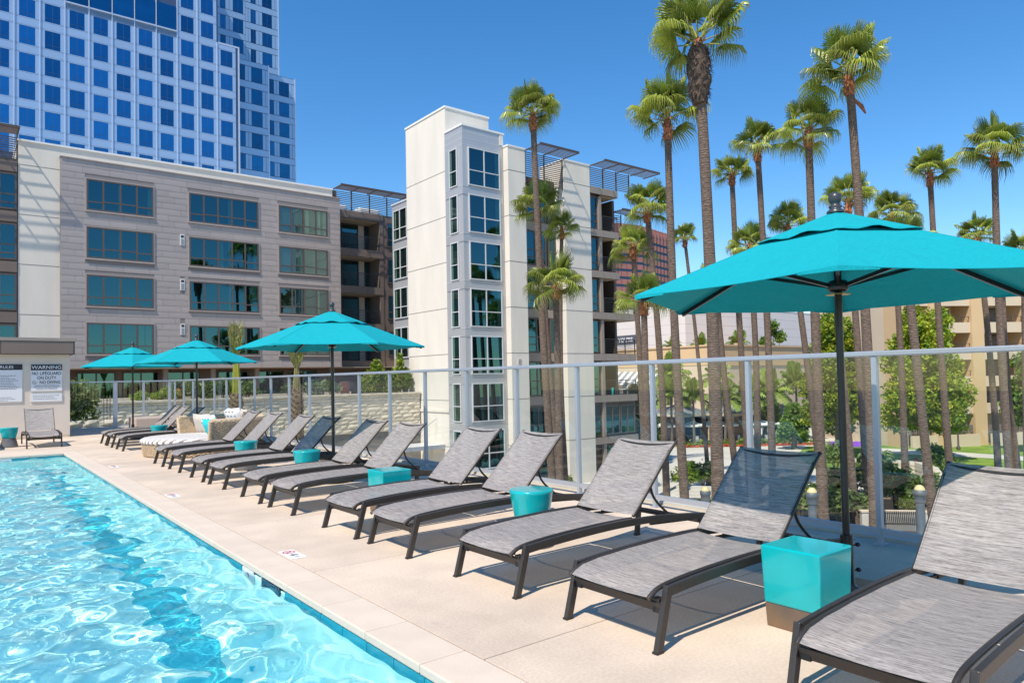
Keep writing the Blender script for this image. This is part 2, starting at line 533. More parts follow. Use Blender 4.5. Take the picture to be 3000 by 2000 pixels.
def sling_mat():
    m = bpy.data.materials.new('sling')
    t = nodes_of(m)
    out = N(t, 'ShaderNodeOutputMaterial')
    b = N(t, 'ShaderNodeBsdfPrincipled')
    b.inputs['Roughness'].default_value = 0.62
    tc = N(t, 'ShaderNodeTexCoord')
    oi = N(t, 'ShaderNodeObjectInfo')
    ad = N(t, 'ShaderNodeVectorMath', operation='ADD')
    t.links.new(tc.outputs['UV'], ad.inputs[0])
    t.links.new(oi.outputs['Random'], ad.inputs[1])
    fac = None
    for sc_, st, wgt in ((1.0, (190, 9.0, 1), 0.58), (1.0, (520, 40, 1), 0.42)):
        mp = N(t, 'ShaderNodeMapping')
        mp.inputs['Scale'].default_value = st
        t.links.new(ad.outputs[0], mp.inputs[0])
        nz = N(t, 'ShaderNodeTexNoise')
        nz.inputs['Scale'].default_value = sc_
        nz.inputs['Detail'].default_value = 3.0
        t.links.new(mp.outputs[0], nz.inputs[0])
        ml = N(t, 'ShaderNodeMath', operation='MULTIPLY')
        ml.inputs[1].default_value = wgt
        t.links.new(nz.outputs[0], ml.inputs[0])
        if fac is None:
            fac = ml.outputs[0]
        else:
            sm = N(t, 'ShaderNodeMath', operation='ADD')
            t.links.new(fac, sm.inputs[0]); t.links.new(ml.outputs[0], sm.inputs[1])
            fac = sm.outputs[0]
    rp = N(t, 'ShaderNodeValToRGB')
    e = rp.color_ramp.elements
    e[0].position = 0.33; e[0].color = (0.085, 0.077, 0.073, 1)
    e[1].position = 0.66; e[1].color = (0.46, 0.415, 0.385, 1)
    x = e.new(0.48); x.color = (0.285, 0.253, 0.236, 1)
    t.links.new(fac, rp.inputs[0])
    t.links.new(rp.outputs[0], b.inputs['Base Color'])
    tl = N(t, 'ShaderNodeBsdfTranslucent')
    t.links.new(rp.outputs[0], tl.inputs[0])
    m0 = N(t, 'ShaderNodeMixShader'); m0.inputs[0].default_value = 0.05
    t.links.new(b.outputs[0], m0.inputs[1]); t.links.new(tl.outputs[0], m0.inputs[2])
    tr = N(t, 'ShaderNodeBsdfTransparent')
    m1 = N(t, 'ShaderNodeMixShader'); m1.inputs[0].default_value = 0.09
    t.links.new(m0.outputs[0], m1.inputs[1]); t.links.new(tr.outputs[0], m1.inputs[2])
    t.links.new(m1.outputs[0], out.inputs[0])
    MATS['sling'] = m
sling_mat()
def fabric_mat(name, c, trans):
    m = bpy.data.materials.new(name)
    t = nodes_of(m)
    out = N(t, 'ShaderNodeOutputMaterial')
    b = N(t, 'ShaderNodeBsdfPrincipled')
    b.inputs['Roughness'].default_value = 0.85
    b.inputs['Specular IOR Level'].default_value = 0.2
    tc = N(t, 'ShaderNodeTexCoord')
    mp = N(t, 'ShaderNodeMapping')
    mp.inputs['Scale'].default_value = (10, 160, 30)
    t.links.new(tc.outputs['Object'], mp.inputs[0])
    nz = N(t, 'ShaderNodeTexNoise')
    nz.inputs['Scale'].default_value = 1.4
    t.links.new(mp.outputs[0], nz.inputs[0])
    rp = N(t, 'ShaderNodeValToRGB')
    rp.color_ramp.elements[0].position = 0.3; rp.color_ramp.elements[1].position = 0.7
    rp.color_ramp.elements[0].color = rgb([x * 0.92 for x in c]); rp.color_ramp.elements[1].color = rgb([min(1, x * 1.07) for x in c])
    t.links.new(nz.outputs[0], rp.inputs[0])
    t.links.new(rp.outputs[0], b.inputs['Base Color'])
    tl = N(t, 'ShaderNodeBsdfTranslucent')
    t.links.new(rp.outputs[0], tl.inputs[0])
    mx = N(t, 'ShaderNodeMixShader'); mx.inputs[0].default_value = trans
    t.links.new(b.outputs[0], mx.inputs[1]); t.links.new(tl.outputs[0], mx.inputs[2])
    t.links.new(mx.outputs[0], out.inputs[0])
    MATS[name] = m
fabric_mat('parasol_cloth', (0.006, 0.355, 0.405), 0.07)
def glaze_mat():
    m = pm('ceramic_glaze', (0.0, 0.42, 0.43), 0.22, var=0.12, vscale=3, coat=0.35, detail=3)
    return m
glaze_mat()
def stripe_mat():
    m = bpy.data.materials.new('stripe')
    t = nodes_of(m)
    out = N(t, 'ShaderNodeOutputMaterial')
    b = N(t, 'ShaderNodeBsdfPrincipled'); b.inputs['Roughness'].default_value = 0.9
    tc = N(t, 'ShaderNodeTexCoord')
    sp = N(t, 'ShaderNodeSeparateXYZ')
    t.links.new(tc.outputs['Object'], sp.inputs[0])
    ml = N(t, 'ShaderNodeMath', operation='MULTIPLY'); ml.inputs[1].default_value = 9.0
    t.links.new(sp.outputs['Y'], ml.inputs[0])
    fr = N(t, 'ShaderNodeMath', operation='FRACT'); t.links.new(ml.outputs[0], fr.inputs[0])
    gt = N(t, 'ShaderNodeMath', operation='GREATER_THAN'); gt.inputs[1].default_value = 0.58
    t.links.new(fr.outputs[0], gt.inputs[0])
    mx = N(t, 'ShaderNodeMix', data_type='RGBA')
    mx.inputs['A'].default_value = (0.78, 0.75, 0.72, 1); mx.inputs['B'].default_value = (0.26, 0.205, 0.17, 1)
    t.links.new(gt.outputs[0], mx.inputs['Factor'])
    t.links.new(mx.outputs['Result'], b.inputs['Base Color'])
    t.links.new(b.outputs[0], out.inputs[0])
    MATS['stripe'] = m
stripe_mat()
def trunk_rings():
    m = MATS['trunk']; t = m.node_tree
    b = [n for n in t.nodes if n.type == 'BSDF_PRINCIPLED'][0]
    tc = N(t, 'ShaderNodeTexCoord')
    wv = N(t, 'ShaderNodeTexWave'); wv.bands_direction = 'Z'
    wv.inputs['Scale'].default_value = 3.4; wv.inputs['Distortion'].default_value = 6.0; wv.inputs['Detail'].default_value = 3.0
    wv.inputs['Detail Scale'].default_value = 3.0
    t.links.new(tc.outputs['Object'], wv.inputs[0])
    bp = N(t, 'ShaderNodeBump'); bp.inputs['Strength'].default_value = 0.7; bp.inputs['Distance'].default_value = 0.02
    t.links.new(wv.outputs[1], bp.inputs['Height'])
    old = b.inputs['Normal'].links[0].from_node
    t.links.new(bp.outputs[0], old.inputs['Normal'])
trunk_rings()
def deck_wear():
    """uneven drying marks and fine speckle in the concrete"""
    m = MATS['deck']; t = m.node_tree
    b = [n for n in t.nodes if n.type == 'BSDF_PRINCIPLED'][0]
    src = b.inputs['Base Color'].links[0].from_socket
    geo = N(t, 'ShaderNodeNewGeometry')
    cur = src
    for sc_, lo, hi, p0, p1 in ((0.55, 0.90, 1.0, 0.36, 0.52), (2.7, 0.93, 1.02, 0.40, 0.60), (55.0, 0.94, 1.03, 0.42, 0.58), (7.0, 0.86, 1.0, 0.24, 0.33)):
        nz = N(t, 'ShaderNodeTexNoise'); nz.inputs['Scale'].default_value = sc_; nz.inputs['Detail'].default_value = 7.0
        t.links.new(geo.outputs['Position'], nz.inputs[0])
        mr = N(t, 'ShaderNodeMapRange'); mr.inputs['From Min'].default_value = p0; mr.inputs['From Max'].default_value = p1
        mr.inputs['To Min'].default_value = lo; mr.inputs['To Max'].default_value = hi
        t.links.new(nz.outputs[0], mr.inputs[0])
        hs = N(t, 'ShaderNodeHueSaturation'); t.links.new(cur, hs.inputs['Color']); t.links.new(mr.outputs[0], hs.inputs['Value'])
        cur = hs.outputs[0]
    t.links.new(cur, b.inputs['Base Color'])
deck_wear()
def cloth_wrinkles():
    m = MATS['parasol_cloth']; t = m.node_tree
    b = [n for n in t.nodes if n.type == 'BSDF_PRINCIPLED'][0]
    tc = N(t, 'ShaderNodeTexCoord')
    nz = N(t, 'ShaderNodeTexNoise'); nz.inputs['Scale'].default_value = 3.2; nz.inputs['Detail'].default_value = 4.0; nz.inputs['Distortion'].default_value = 1.2
    t.links.new(tc.outputs['Object'], nz.inputs[0])
    bp = N(t, 'ShaderNodeBump'); bp.inputs['Strength'].default_value = 0.35; bp.inputs['Distance'].default_value = 0.05
    t.links.new(nz.outputs[0], bp.inputs['Height']); t.links.new(bp.outputs[0], b.inputs['Normal'])
cloth_wrinkles()

# ================================================================== the setting: ground, deck, pool
GZ = -6.0
g = struct(MB().box(-260, 420, -160, 520, GZ - 0.4, GZ).build('ground', 'asphalt'))
struct(MB().box(6.0, 92, -10, 75, GZ - 0.001, GZ + 0.006).build('plaza', 'paving'))
g.data.name = 'ground'
PX, PY = 1.73, 17.05                     # pool edge (east side, far end)
WZ = -0.075                              # water level
# podium that carries the deck
pod = MB()
pod.box(PX + 0.12, 5.95, -4, 26.4, GZ, -0.09)
pod.box(-14, PX + 0.12, PY + 0.12, 26.4, GZ, -0.095)
struct(pod.build('podium', 'concrete'))
# deck slabs, each its own piece, gaps show the joint filler
deck = MB().box(1.985, 5.93, -3.9, 26.35, -0.085, -0.012)
deck.box(-13.9, 1.985, PY + 0.30, 26.35, -0.085, -0.0125)
deck = struct(deck.build('deck', 'deck_gap'))
def slab(x0, x1, y0, y1):
    gap = 0.004
    MB().box(x0 + gap, x1 - gap, y0 + gap, y1 - gap, -0.05, 0.0).build('deck_slab', 'deck', deck, loc=((x0 + x1) / 2, (y0 + y1) / 2, 0), bevel=0.003)
ys = [-3.4 + 2.062 * i for i in range(11)]
ys = [y for y in ys if y < PY]
ys = [-3.4, -1.33, 0.74, 2.80, 4.87, 6.93, 8.99, 11.05, 13.11, 15.17, 17.30, 19.40, 21.50, 23.60, 26.33]
for a, b in zip(ys[:-1], ys[1:]):
    slab(2.0, 5.92, a, b)
    if a >= 17.2:
        for x0, x1 in ((-4.2, -2.1), (-2.1, 0.0), (0.0, 2.0)):
            slab(x0, x1, a, b)
# kerb of gravel and low edging outside the fence
MBk = MB().box(5.80, 5.95, -3.9, 26.3, 0.0005, 0.028)
struct(MBk.build('deck_edge_kerb', 'concrete'))
# pool coping
cop = struct(MB().box(PX + 0.04, 1.99, -3.0, PY + 0.28, -0.06, -0.006).box(-12, PX + 0.04, PY + 0.04, PY + 0.28, -0.06, -0.0062).build('pool_coping', 'grout'))
def cope(x0, x1, y0, y1):
    MB().box(x0, x1, y0, y1, -0.045, 0.002).build('coping_stone', 'coping', cop, loc=((x0 + x1) / 2, (y0 + y1) / 2, 0), bevel=0.007)
y = -2.75
while y < PY - 0.01:
    y1 = min(y + 0.57, PY)
    cope(PX, 1.996, y + 0.003, y1 - 0.003)
    y = y1
x = PX - 0.003
cope(PX + 0.001, 1.996, PY + 0.002, PY + 0.296)
while x > -4.0:
    cope(x - 0.567, x - 0.003, PY, PY + 0.296)
    x -= 0.57
# pool shell
sh = MB()
sh.box(-12, PX + 0.1, -3, PY + 0.1, -1.35, -1.22)
sh.box(PX + 0.012, PX + 0.11, -3, PY + 0.1, -1.22, -0.07)
sh.box(-12, PX + 0.012, PY + 0.012, PY + 0.1, -1.22, -0.07)
shell = struct(sh.build('pool_shell', 'pool_plaster'))
shell.cycles.is_caustics_receiver = True
ln = MB().box(1.17, 1.43, -3, PY - 0.9, -1.2195, -1.214).build('lane_line', 'pool_line', shell)
ln.cycles.is_caustics_receiver = True
tl_x = MB().box(-0.004, 0.006, -0.147, 0.147, -0.05, 0.045).mesh('tile', 'pool_tile')
tl_y = MB().box(-0.147, 0.147, -0.004, 0.006, -0.05, 0.045).mesh('tile', 'pool_tile')
yy = -1.0
while yy < PY - 0.1:
    if not (5.30 < yy + 0.15 < 5.62 or 4.72 < yy + 0.15 < 5.2):
        piece(tl_x, 'waterline_tile', shell, (PX + 0.004, yy + 0.15, -0.093)).cycles.is_caustics_receiver = True
    yy += 0.30
xx = PX - 0.3
while xx > -4:
    if not (0.56 < xx + 0.15 < 0.86):
        piece(tl_y, 'waterline_tile', shell, (xx + 0.15, PY + 0.004, -0.093))
    xx -= 0.30
# depth markers and skimmer in the tile band
o = MB().box(PX - 0.001, PX + 0.01, 5.34, 5.58, -0.245, -0.048).build('depth_marker', 'sign_white', shell)
lettering('4', 0.15, o, (PX - 0.003, 5.47, -0.13), (rad(90), 0, rad(-90)), 'ink_black', name='numeral')
o = MB().box(0.58, 0.86, PY - 0.001, PY + 0.01, -0.245, -0.048).build('depth_marker', 'sign_white', shell)
lettering('4', 0.15, o, (0.68, PY - 0.003, -0.13), (rad(90), 0, 0), 'ink_black', name='numeral')
lettering('FT', 0.045, o, (0.79, PY - 0.003, -0.09), (rad(90), 0, 0), 'ink_grey', name='lettering')
MB().box(PX - 0.002, PX + 0.01, 4.80, 5.15, -0.16, -0.048).build('skimmer_mouth', 'navy_glass', shell)
# rippled water
def ripple(X, Y):
    z = np.zeros_like(X)
    gr = np.random.default_rng(3)
    for i in range(46):
        a = gr.uniform(0, 6.283); l = 0.15 * (4.2 ** gr.uniform(0, 1)); p = gr.uniform(0, 6.283)
        k = 6.283 / l
        amp = 0.0044 * l
        z += amp * np.sin(k * (np.cos(a) * X + np.sin(a) * Y) + p + 0.9 * np.sin(0.9 * X + 0.7 * Y + i))
    for i in range(10):
        a = gr.uniform(0, 6.283); l = gr.uniform(0.09, 0.14); p = gr.uniform(0, 6.283)
        z += 0.0009 * l * np.sin(6.283 / l * (np.cos(a) * X + np.sin(a) * Y) + p)
    return z
xs = np.arange(-7.5, PX + 0.02, 0.028); ysw = np.arange(0.2, PY + 0.03, 0.028)
XX, YY = np.meshgrid(xs, ysw)
ZZ = ripple(XX, YY) + WZ
nx, ny = len(xs), len(ysw)
vv = np.stack([XX.ravel(), YY.ravel(), ZZ.ravel()], 1)
ii = np.arange((ny - 1) * (nx - 1)); aa = (ii // (nx - 1)) * nx + ii % (nx - 1)
me = bpy.data.meshes.new('pool_water')
me.from_pydata(vv.tolist(), [], np.stack([aa, aa + 1, aa + nx + 1, aa + nx], 1).tolist())
me.polygons.foreach_set('use_smooth', [True] * len(me.polygons))
wm = bpy.data.materials.new('water'); t = nodes_of(wm)
out = N(t, 'ShaderNodeOutputMaterial'); gl = N(t, 'ShaderNodeBsdfGlass')
gl.inputs['IOR'].default_value = 1.333; gl.inputs['Roughness'].default_value = 0.0
gl.inputs[0].default_value = (0.95, 1.0, 1.0, 1)
t.links.new(gl.outputs[0], out.inputs[0])
me.materials.append(wm)
water = struct(link('pool_water', me))
water.cycles.is_caustics_caster = True

# no-diving tiles set in the deck
for i, (yc, lab) in enumerate(((5.46, 'white no-diving depth tile set in the deck beside the nearest loungers'),
                              (9.35, 'white no-diving depth tile in the deck level with the middle parasol'),
                              (13.43, 'white no-diving depth tile in the deck farthest along, by the wicker daybed'))):
    e = MB().box(2.015, 2.135, yc - 0.15, yc + 0.15, 0.001, 0.005).build('deck_marker', 'white_paint', None, loc=(2.075, yc, 0))
    tag(e, lab, 'marker', 'no-diving tiles along the pool edge')
    ring = MB(); n = 28
    for k in range(n):
        a0, a1 = 2 * math.pi * k / n, 2 * math.pi * (k + 1) / n
        ring.quad(*[(2.075 + r_ * math.cos(a), yc + 0.075 + r_ * math.sin(a), 0.0065) for r_, a in ((0.038, a0), (0.05, a0), (0.05, a1), (0.038, a1))])
    ring.bar((2.045, yc + 0.045, 0.006), (2.105, yc + 0.105, 0.006), 0.010, 0.001)
    ring.build('prohibition_ring', 'ink_red', e)
    MB().bar((2.05, yc + 0.085, 0.0062), (2.095, yc + 0.065, 0.0062), 0.012, 0.001).build('diver_symbol', 'ink_grey', e)
    lettering('4', 0.11, e, (2.07, yc - 0.03, 0.006), (0, 0, rad(-90)), 'ink_black', name='numeral')
    lettering('FT', 0.045, e, (2.07, yc - 0.10, 0.006), (0, 0, rad(-90)), 'ink_grey', name='lettering')

# ================================================================== glass fence
FX = 5.64
fence = thing('glass_fence', 'long glass panel fence with pale metal posts along the deck edge', 'fence', (FX, 12, 0))
step = 1.1225
py = [2.57 + step * k for k in range(-4, 21)]
post_m = MB().box(-0.024, 0.024, -0.019, 0.019, 0, 1.462).box(-0.045, 0.045, -0.04, 0.04, 0, 0.012).mesh('post', 'alu')
for yv in py:
    piece(post_m, 'post', fence, (FX, yv, 0.0005))
pane_m = MB().quad((0, step / 2 - 0.020, 0.128), (0, -step / 2 + 0.020, 0.128), (0, -step / 2 + 0.020, 1.463), (0, step / 2 - 0.020, 1.463)).mesh('pane', 'fence_glass')
rail_m = MB().box(-0.02, 0.02, -step / 2 + 0.020, step / 2 - 0.020, 0.08, 0.127).mesh('bottom_rail', 'alu')
for a in py[:-1]:
    piece(pane_m, 'pane', fence, (FX, a + step / 2, 0))
    piece(rail_m, 'bottom_rail', fence, (FX, a + step / 2, 0))
MB().box(FX - 0.033, FX + 0.033, py[0] - 0.05, py[-1] + 0.70, 1.4635, 1.505).build('top_rail', 'alu', fence, bevel=0.008)
MB().quad((FX, 25.70, 0.128), (FX, py[-1] + 0.020, 0.128), (FX, py[-1] + 0.020, 1.463), (FX, 25.70, 1.463)).build('pane', 'fence_glass', fence)
# return at the far end and the gate
ff = thing('glass_fence', 'short glass fence return at the far end beside the gate', 'fence', (5, 25.72, 0))
for xv in (4.02, 4.84, 5.62):
    w_ = 0.06 if xv == 4.02 else 0.036
    MB().box(xv - w_, xv + w_, 25.69, 25.75, 0, 1.462).build('post', 'alu', ff)
for a, b in ((4.09, 4.79), (4.89, 5.57)):
    MB().quad((a, 25.72, 0.09), (b, 25.72, 0.09), (b, 25.72, 1.463), (a, 25.72, 1.463)).build('pane', 'fence_glass', ff)
    MB().box(a, b, 25.70, 25.74, 0.05, 0.089).build('bottom_rail', 'alu', ff)
MB().box(3.9, 5.67, 25.685, 25.755, 1.4635, 1.505).build('top_rail', 'alu', ff)
gt = thing('glass_gate', 'frameless glass gate between the pool house wall and the far fence post', 'gate', (3.2, 25.72, 0))
MB().quad((2.50, 25.72, 0.05), (3.66, 25.72, 0.05), (3.66, 25.72, 1.44), (2.50, 25.72, 1.44)).build('pane', 'fence_glass', gt)
for xv in (3.70, 3.79, 3.88):
    MB().quad((xv, 25.9, 0.05), (xv, 25.6, 0.05), (xv, 25.6, 1.44), (xv, 25.9, 1.44)).build('pane', 'fence_glass', gt)
MB().box(2.44, 3.895, 25.69, 25.75, 1.4635, 1.50).build('top_rail', 'alu', gt)
MB().box(2.44, 3.895, 25.70, 25.74, 0.01, 0.048).build('threshold', 'alu', gt)

# ================================================================== pool house with signs
ph = thing('pool_house', 'low beige stucco pool house with dark flat roof edge and notices', 'pool house', (0, 22.5, 0))
MB().box(-8, 2.43, 22.5, 26.3, 0.0, 2.22).build('wall', 'stucco_warm', ph)
MB().box(-8, 2.40, 22.49, 22.4998, 0.001, 0.075).build('baseboard', 'soffit_cream', ph)
rf = MB().box(-8, 2.52, 22.27, 26.4, 2.2205, 2.57).build('roof', 'brown_metal', ph)
for k in range(6):
    MB().box(2.50 - 1.6 * (k + 1), 2.50 - 1.6 * k - 0.015, 22.255, 22.2699, 2.235, 2.555).build('fascia_panel', 'brown_panel', rf)
MB().box(-8, 2.56, 22.24, 26.44, 2.5705, 2.655).build('roof_cap', 'taupe_panel', rf)
fl = MB().lathe([(0.16, 0), (0.16, 0.35), (0.22, 0.36), (0.22, 0.42), (0.15, 0.43), (0.15, 0.8)], 16, (0.72, 24.3, 2.656)).build('flue', 'rust', rf)
def board(name, label, x0, x1, z0, z1):
    s = thing(name, label, 'sign', ((x0 + x1) / 2, 22.48, (z0 + z1) / 2), 'notices on the pool house wall')
    MB().box(x0, x1, 22.478, 22.4995, z0, z1).build('board', 'sign_white', s)
    return s
RX = (rad(90), 0, 0)
s = board('warning_sign', 'black and white WARNING notice, no lifeguard on duty, no diving', 1.55, 2.25, 1.25, 1.955)
MB().box(1.55, 2.25, 22.475, 22.4778, 1.80, 1.955).build('header', 'ink_black', s)
lettering('WARNING', 0.128, s, (1.90, 22.4735, 1.875), RX, 'ink_white', sx=1.08)
for tx, zz, sz, sx_ in (('NO LIFEGUARD', 1.715, 0.118, 0.80), ('ON DUTY', 1.595, 0.118, 0.80)):
    lettering(tx, sz, s, (1.90, 22.4765, zz), RX, 'ink_black', sx=sx_, bold=0.0018)
lettering('NO DIVING', 0.112, s, (1.975, 22.4765, 1.478), RX, 'ink_black', sx=0.80, bold=0.0018)
rg = MB()
for k in range(24):
    a0, a1 = 2 * math.pi * k / 24, 2 * math.pi * (k + 1) / 24
    rg.quad(*[(1.625 + r_ * math.cos(a), 22.4768, 1.478 + r_ * math.sin(a)) for r_, a in ((0.039, a0), (0.048, a0), (0.048, a1), (0.039, a1))])
rg.bar((1.595, 22.477, 1.508), (1.655, 22.477, 1.448), 0.001, 0.008, (1, 0, 1)); rg.bar((1.605, 22.477, 1.47), (1.645, 22.477, 1.478), 0.001, 0.012, (0, 0, 1))
rg.build('no_diving_symbol', 'ink_grey', s)
for tx, zz in (('CHILDREN UNDER THE AGE OF 14', 1.393), ('SHOULD NOT USE POOL WITHOUT', 1.350), ('AN ADULT IN ATTENDANCE', 1.307)):
    lettering(tx, 0.044, s, (1.90, 22.4765, zz), RX, 'ink_grey', sx=0.80)
s = board('notice_sign', 'small white notice strip mounted under the warning sign', 1.55, 2.25, 0.97, 1.185)
def print_lines(s, x0, x1, rows, z0, dz, ink='ink_grey', seed=1, thick=0.012):
    g_ = random.Random(seed)
    for i in range(rows):
        z = z0 - dz * i
        b = MB(); x = x0; end = x1 - g_.uniform(0, 0.3) * (x1 - x0)
        while x < end:
            w = g_.uniform(0.015, 0.05)
            b.box(x, min(x + w, end), 22.4768, 22.4775, z - thick / 2, z + thick / 2)
            x += w + 0.010
        b.build('text_line', ink, s)
print_lines(s, 1.60, 2.22, 3, 1.13, 0.045, seed=4)
s = board('rules_sign', 'tall white pool RULES notice cut by the left picture edge', 0.46, 1.365, 0.985, 1.965)
MB().box(0.46, 1.365, 22.475, 22.4778, 1.815, 1.965).build('header', 'ink_black', s)
lettering('RULES', 0.105, s, (1.03, 22.4735, 1.888), RX, 'ink_white', sx=1.0)
print_lines(s, 0.52, 1.32, 9, 1.665, 0.043, 'ink_black', 7)
print_lines(s, 0.52, 1.25, 3, 1.10, 0.040, 'ink_grey', 9)

# ================================================================== loungers
def sling_obj(name, prof, w, sag, parent, rows=14):
    """woven sheet between the side tubes: profile of (x,z), slightly sagging"""
    pts = []
    for i in range(len(prof) - 1):
        for k in range(3):
            t = k / 3
            pts.append((prof[i][0] * (1 - t) + prof[i + 1][0] * t, prof[i][1] * (1 - t) + prof[i + 1][1] * t))
    pts.append(prof[-1])
    v, f, uv = [], [], []
    L = 0
    ncol = 9
    for i, (x, z) in enumerate(pts):
        if i:
            L += math.hypot(x - pts[i - 1][0], z - pts[i - 1][1])
        a = pts[max(i - 1, 0)]; b = pts[min(i + 1, len(pts) - 1)]
        d = math.hypot(b[0] - a[0], b[1] - a[1]); nxv, nzv = -(b[1] - a[1]) / d, (b[0] - a[0]) / d
        for c in range(ncol):
            s = c / (ncol - 1) * 2 - 1
            k = sag * (1 - s * s)
            v.append((x - nxv * k, s * w / 2, z - nzv * k)); uv.append((L, s * w / 2))
    for i in range(len(pts) - 1):
        for c in range(ncol - 1):
            a = i * ncol + c
            f.append((a, a + 1, a + ncol + 1, a + ncol))
    me = bpy.data.meshes.new(name)
    me.from_pydata(v, [], f)
    ul = me.uv_layers.new(name='UVMap')
    for p in me.polygons:
        p.use_smooth = True
        for li, vi in zip(p.loop_indices, p.vertices):
            ul.data[li].uv = uv[vi]
    me.materials.append(MATS['sling'])
    ob = bpy.data.objects.new(name, me)
    COL.objects.link(ob); ob.parent = parent
    return ob
W2 = 0.325
def smooth_path(p, n=3):
    """Catmull-Rom refinement"""
    P = [Vector(q) for q in p]; out = []
    for i in range(len(P) - 1):
        p0, p1, p2, p3 = P[max(i - 1, 0)], P[i], P[i + 1], P[min(i + 2, len(P) - 1)]
        for k in range(n):
            t = k / n
            out.append(0.5 * ((2 * p1) + (p2 - p0) * t + (2 * p0 - 5 * p1 + 4 * p2 - p3) * t * t + (3 * p1 - p0 - 3 * p2 + p3) * t ** 3))
    out.append(P[-1])
    return out
def make_lounger():
    e = thing('sun_lounger', 'x', 'sun lounger', (0, 0, 0), 'sun loungers on the pool deck')
    railp = [(.082, .283), (.30, .298), (.60, .310), (.90, .315), (1.20, .308), (1.50, .288), (1.885, .247)]
    for s in (-1, 1):
        p = smooth_path([(x, s * W2, z) for x, z in railp], 3)
        MB().sweep(p, 0.026, 0.05, (0, 1, 0)).build('side_rail', 'frame_bronze', e, bevel=0.004)
        lg = MB().sweep([(0.0, s * W2, 0.0), (0.088, s * W2, 0.309)], 0.030, 0.044, (0, 1, 0)).build('leg', 'frame_bronze', e, bevel=0.004)
        MB().box(-0.024, 0.024, s * W2 - 0.017, s * W2 + 0.017, 0.0, 0.010).build('glide', 'frame_dark', lg)
        MB().box(0.045, 0.085, s * (W2 - 0.045) - 0.022, s * (W2 - 0.045) + 0.022, 0.175, 0.245).build('bracket', 'frame_dark', lg)
        lg = MB().sweep([(1.84, s * W2, 0.0), (1.878, s * W2, 0.272)], 0.030, 0.044, (0, 1, 0)).build('leg', 'frame_bronze', e, bevel=0.004)
        MB().box(1.816, 1.864, s * W2 - 0.017, s * W2 + 0.017, 0.0, 0.010).build('glide', 'frame_dark', lg)
    MB().sweep([(0.056, -W2 + 0.015, 0.205), (0.056, W2 - 0.015, 0.205)], 0.022, 0.05, (1, 0, 0.28)).build('front_crossbar', 'frame_bronze', e, bevel=0.003)
    MB().sweep([(1.86, -W2 + 0.015, 0.215), (1.86, W2 - 0.015, 0.215)], 0.022, 0.04, (1, 0, 0)).build('rear_crossbar', 'frame_bronze', e)
    seatp = [(-.012, .262), (.02, .283), (.075, .303), (.20, .318), (.45, .331), (.75, .338), (1.0, .337), (1.10, .334)]
    backp = [(1.118, .340), (1.20, .420), (1.30, .522), (1.42, .645), (1.515, .742), (1.565, .790), (1.615, .830)]
    for s in (-1, 1):
        MB().tube(smooth_path([(x, s * 0.283, z - 0.008) for x, z in seatp], 2), 0.013, 7).build('seat_tube', 'frame_bronze', e)
        bt = MB().tube(smooth_path([(x, s * 0.283, z) for x, z in backp], 2), 0.0135, 7).build('back_tube', 'frame_bronze', e)
        MB().lathe([(0.0165, -0.004), (0.0165, 0.006), (0.01, 0.012)], 8, (1.618, s * 0.283, 0.832)).build('tube_cap', 'frame_dark', bt)
    MB().tube(smooth_path([(0.02, -0.283, 0.262), (0.05, -0.15, 0.232), (0.05, 0.15, 0.232), (0.02, 0.283, 0.262)], 4), 0.010, 6).build('front_bow', 'frame_dark', e)
    MB().tube([(1.095, -0.283, 0.318), (1.12, -0.2, 0.305), (1.12, 0.2, 0.305), (1.095, 0.283, 0.318)], 0.011, 6).build('hinge_bar', 'frame_dark', e)
    MB().tube(smooth_path([(0.52, -0.283, .318), (0.50, -0.15, .262), (0.50, 0.15, .262), (0.52, 0.283, .318)], 4), 0.010, 6).build('seat_bow', 'frame_dark', e)
    MB().tube(smooth_path([(1.60, -0.283, .822), (1.585, -0.1, .806), (1.585, 0.1, .806), (1.60, 0.283, .822)], 3), 0.010, 6).build('back_bow', 'frame_dark', e)
    st = MB()
    for s in (-1, 1):
        st.tube(smooth_path([(1.335, s * 0.262, .545), (1.365, s * 0.262, .455), (1.44, s * 0.262, .375), (1.56, s * 0.262, .285)], 3), 0.010, 6)
    st.tube([(1.56, -0.262, .285), (1.56, 0.262, .285)], 0.010, 6)
    st.build('back_support', 'frame_dark', e)
    rk = MB()
    for s in (-1, 1):
        rk.bar((1.30, s * 0.285, 0.262), (1.78, s * 0.285, 0.232), 0.016, 0.02)
        for k in range(4):
            rk.box(1.38 + 0.1 * k, 1.40 + 0.1 * k, s * 0.285 - 0.008, s * 0.285 + 0.008, 0.25, 0.285)
    rk.build('recline_rack', 'frame_dark', e)
    sling_obj('seat_sling', seatp, 0.572, 0.016, e)
    sling_obj('backrest_sling', [(x - 0.006, z + 0.012) for x, z in backp], 0.572, 0.014, e)
    return e
proto = make_lounger()
LX = 2.69
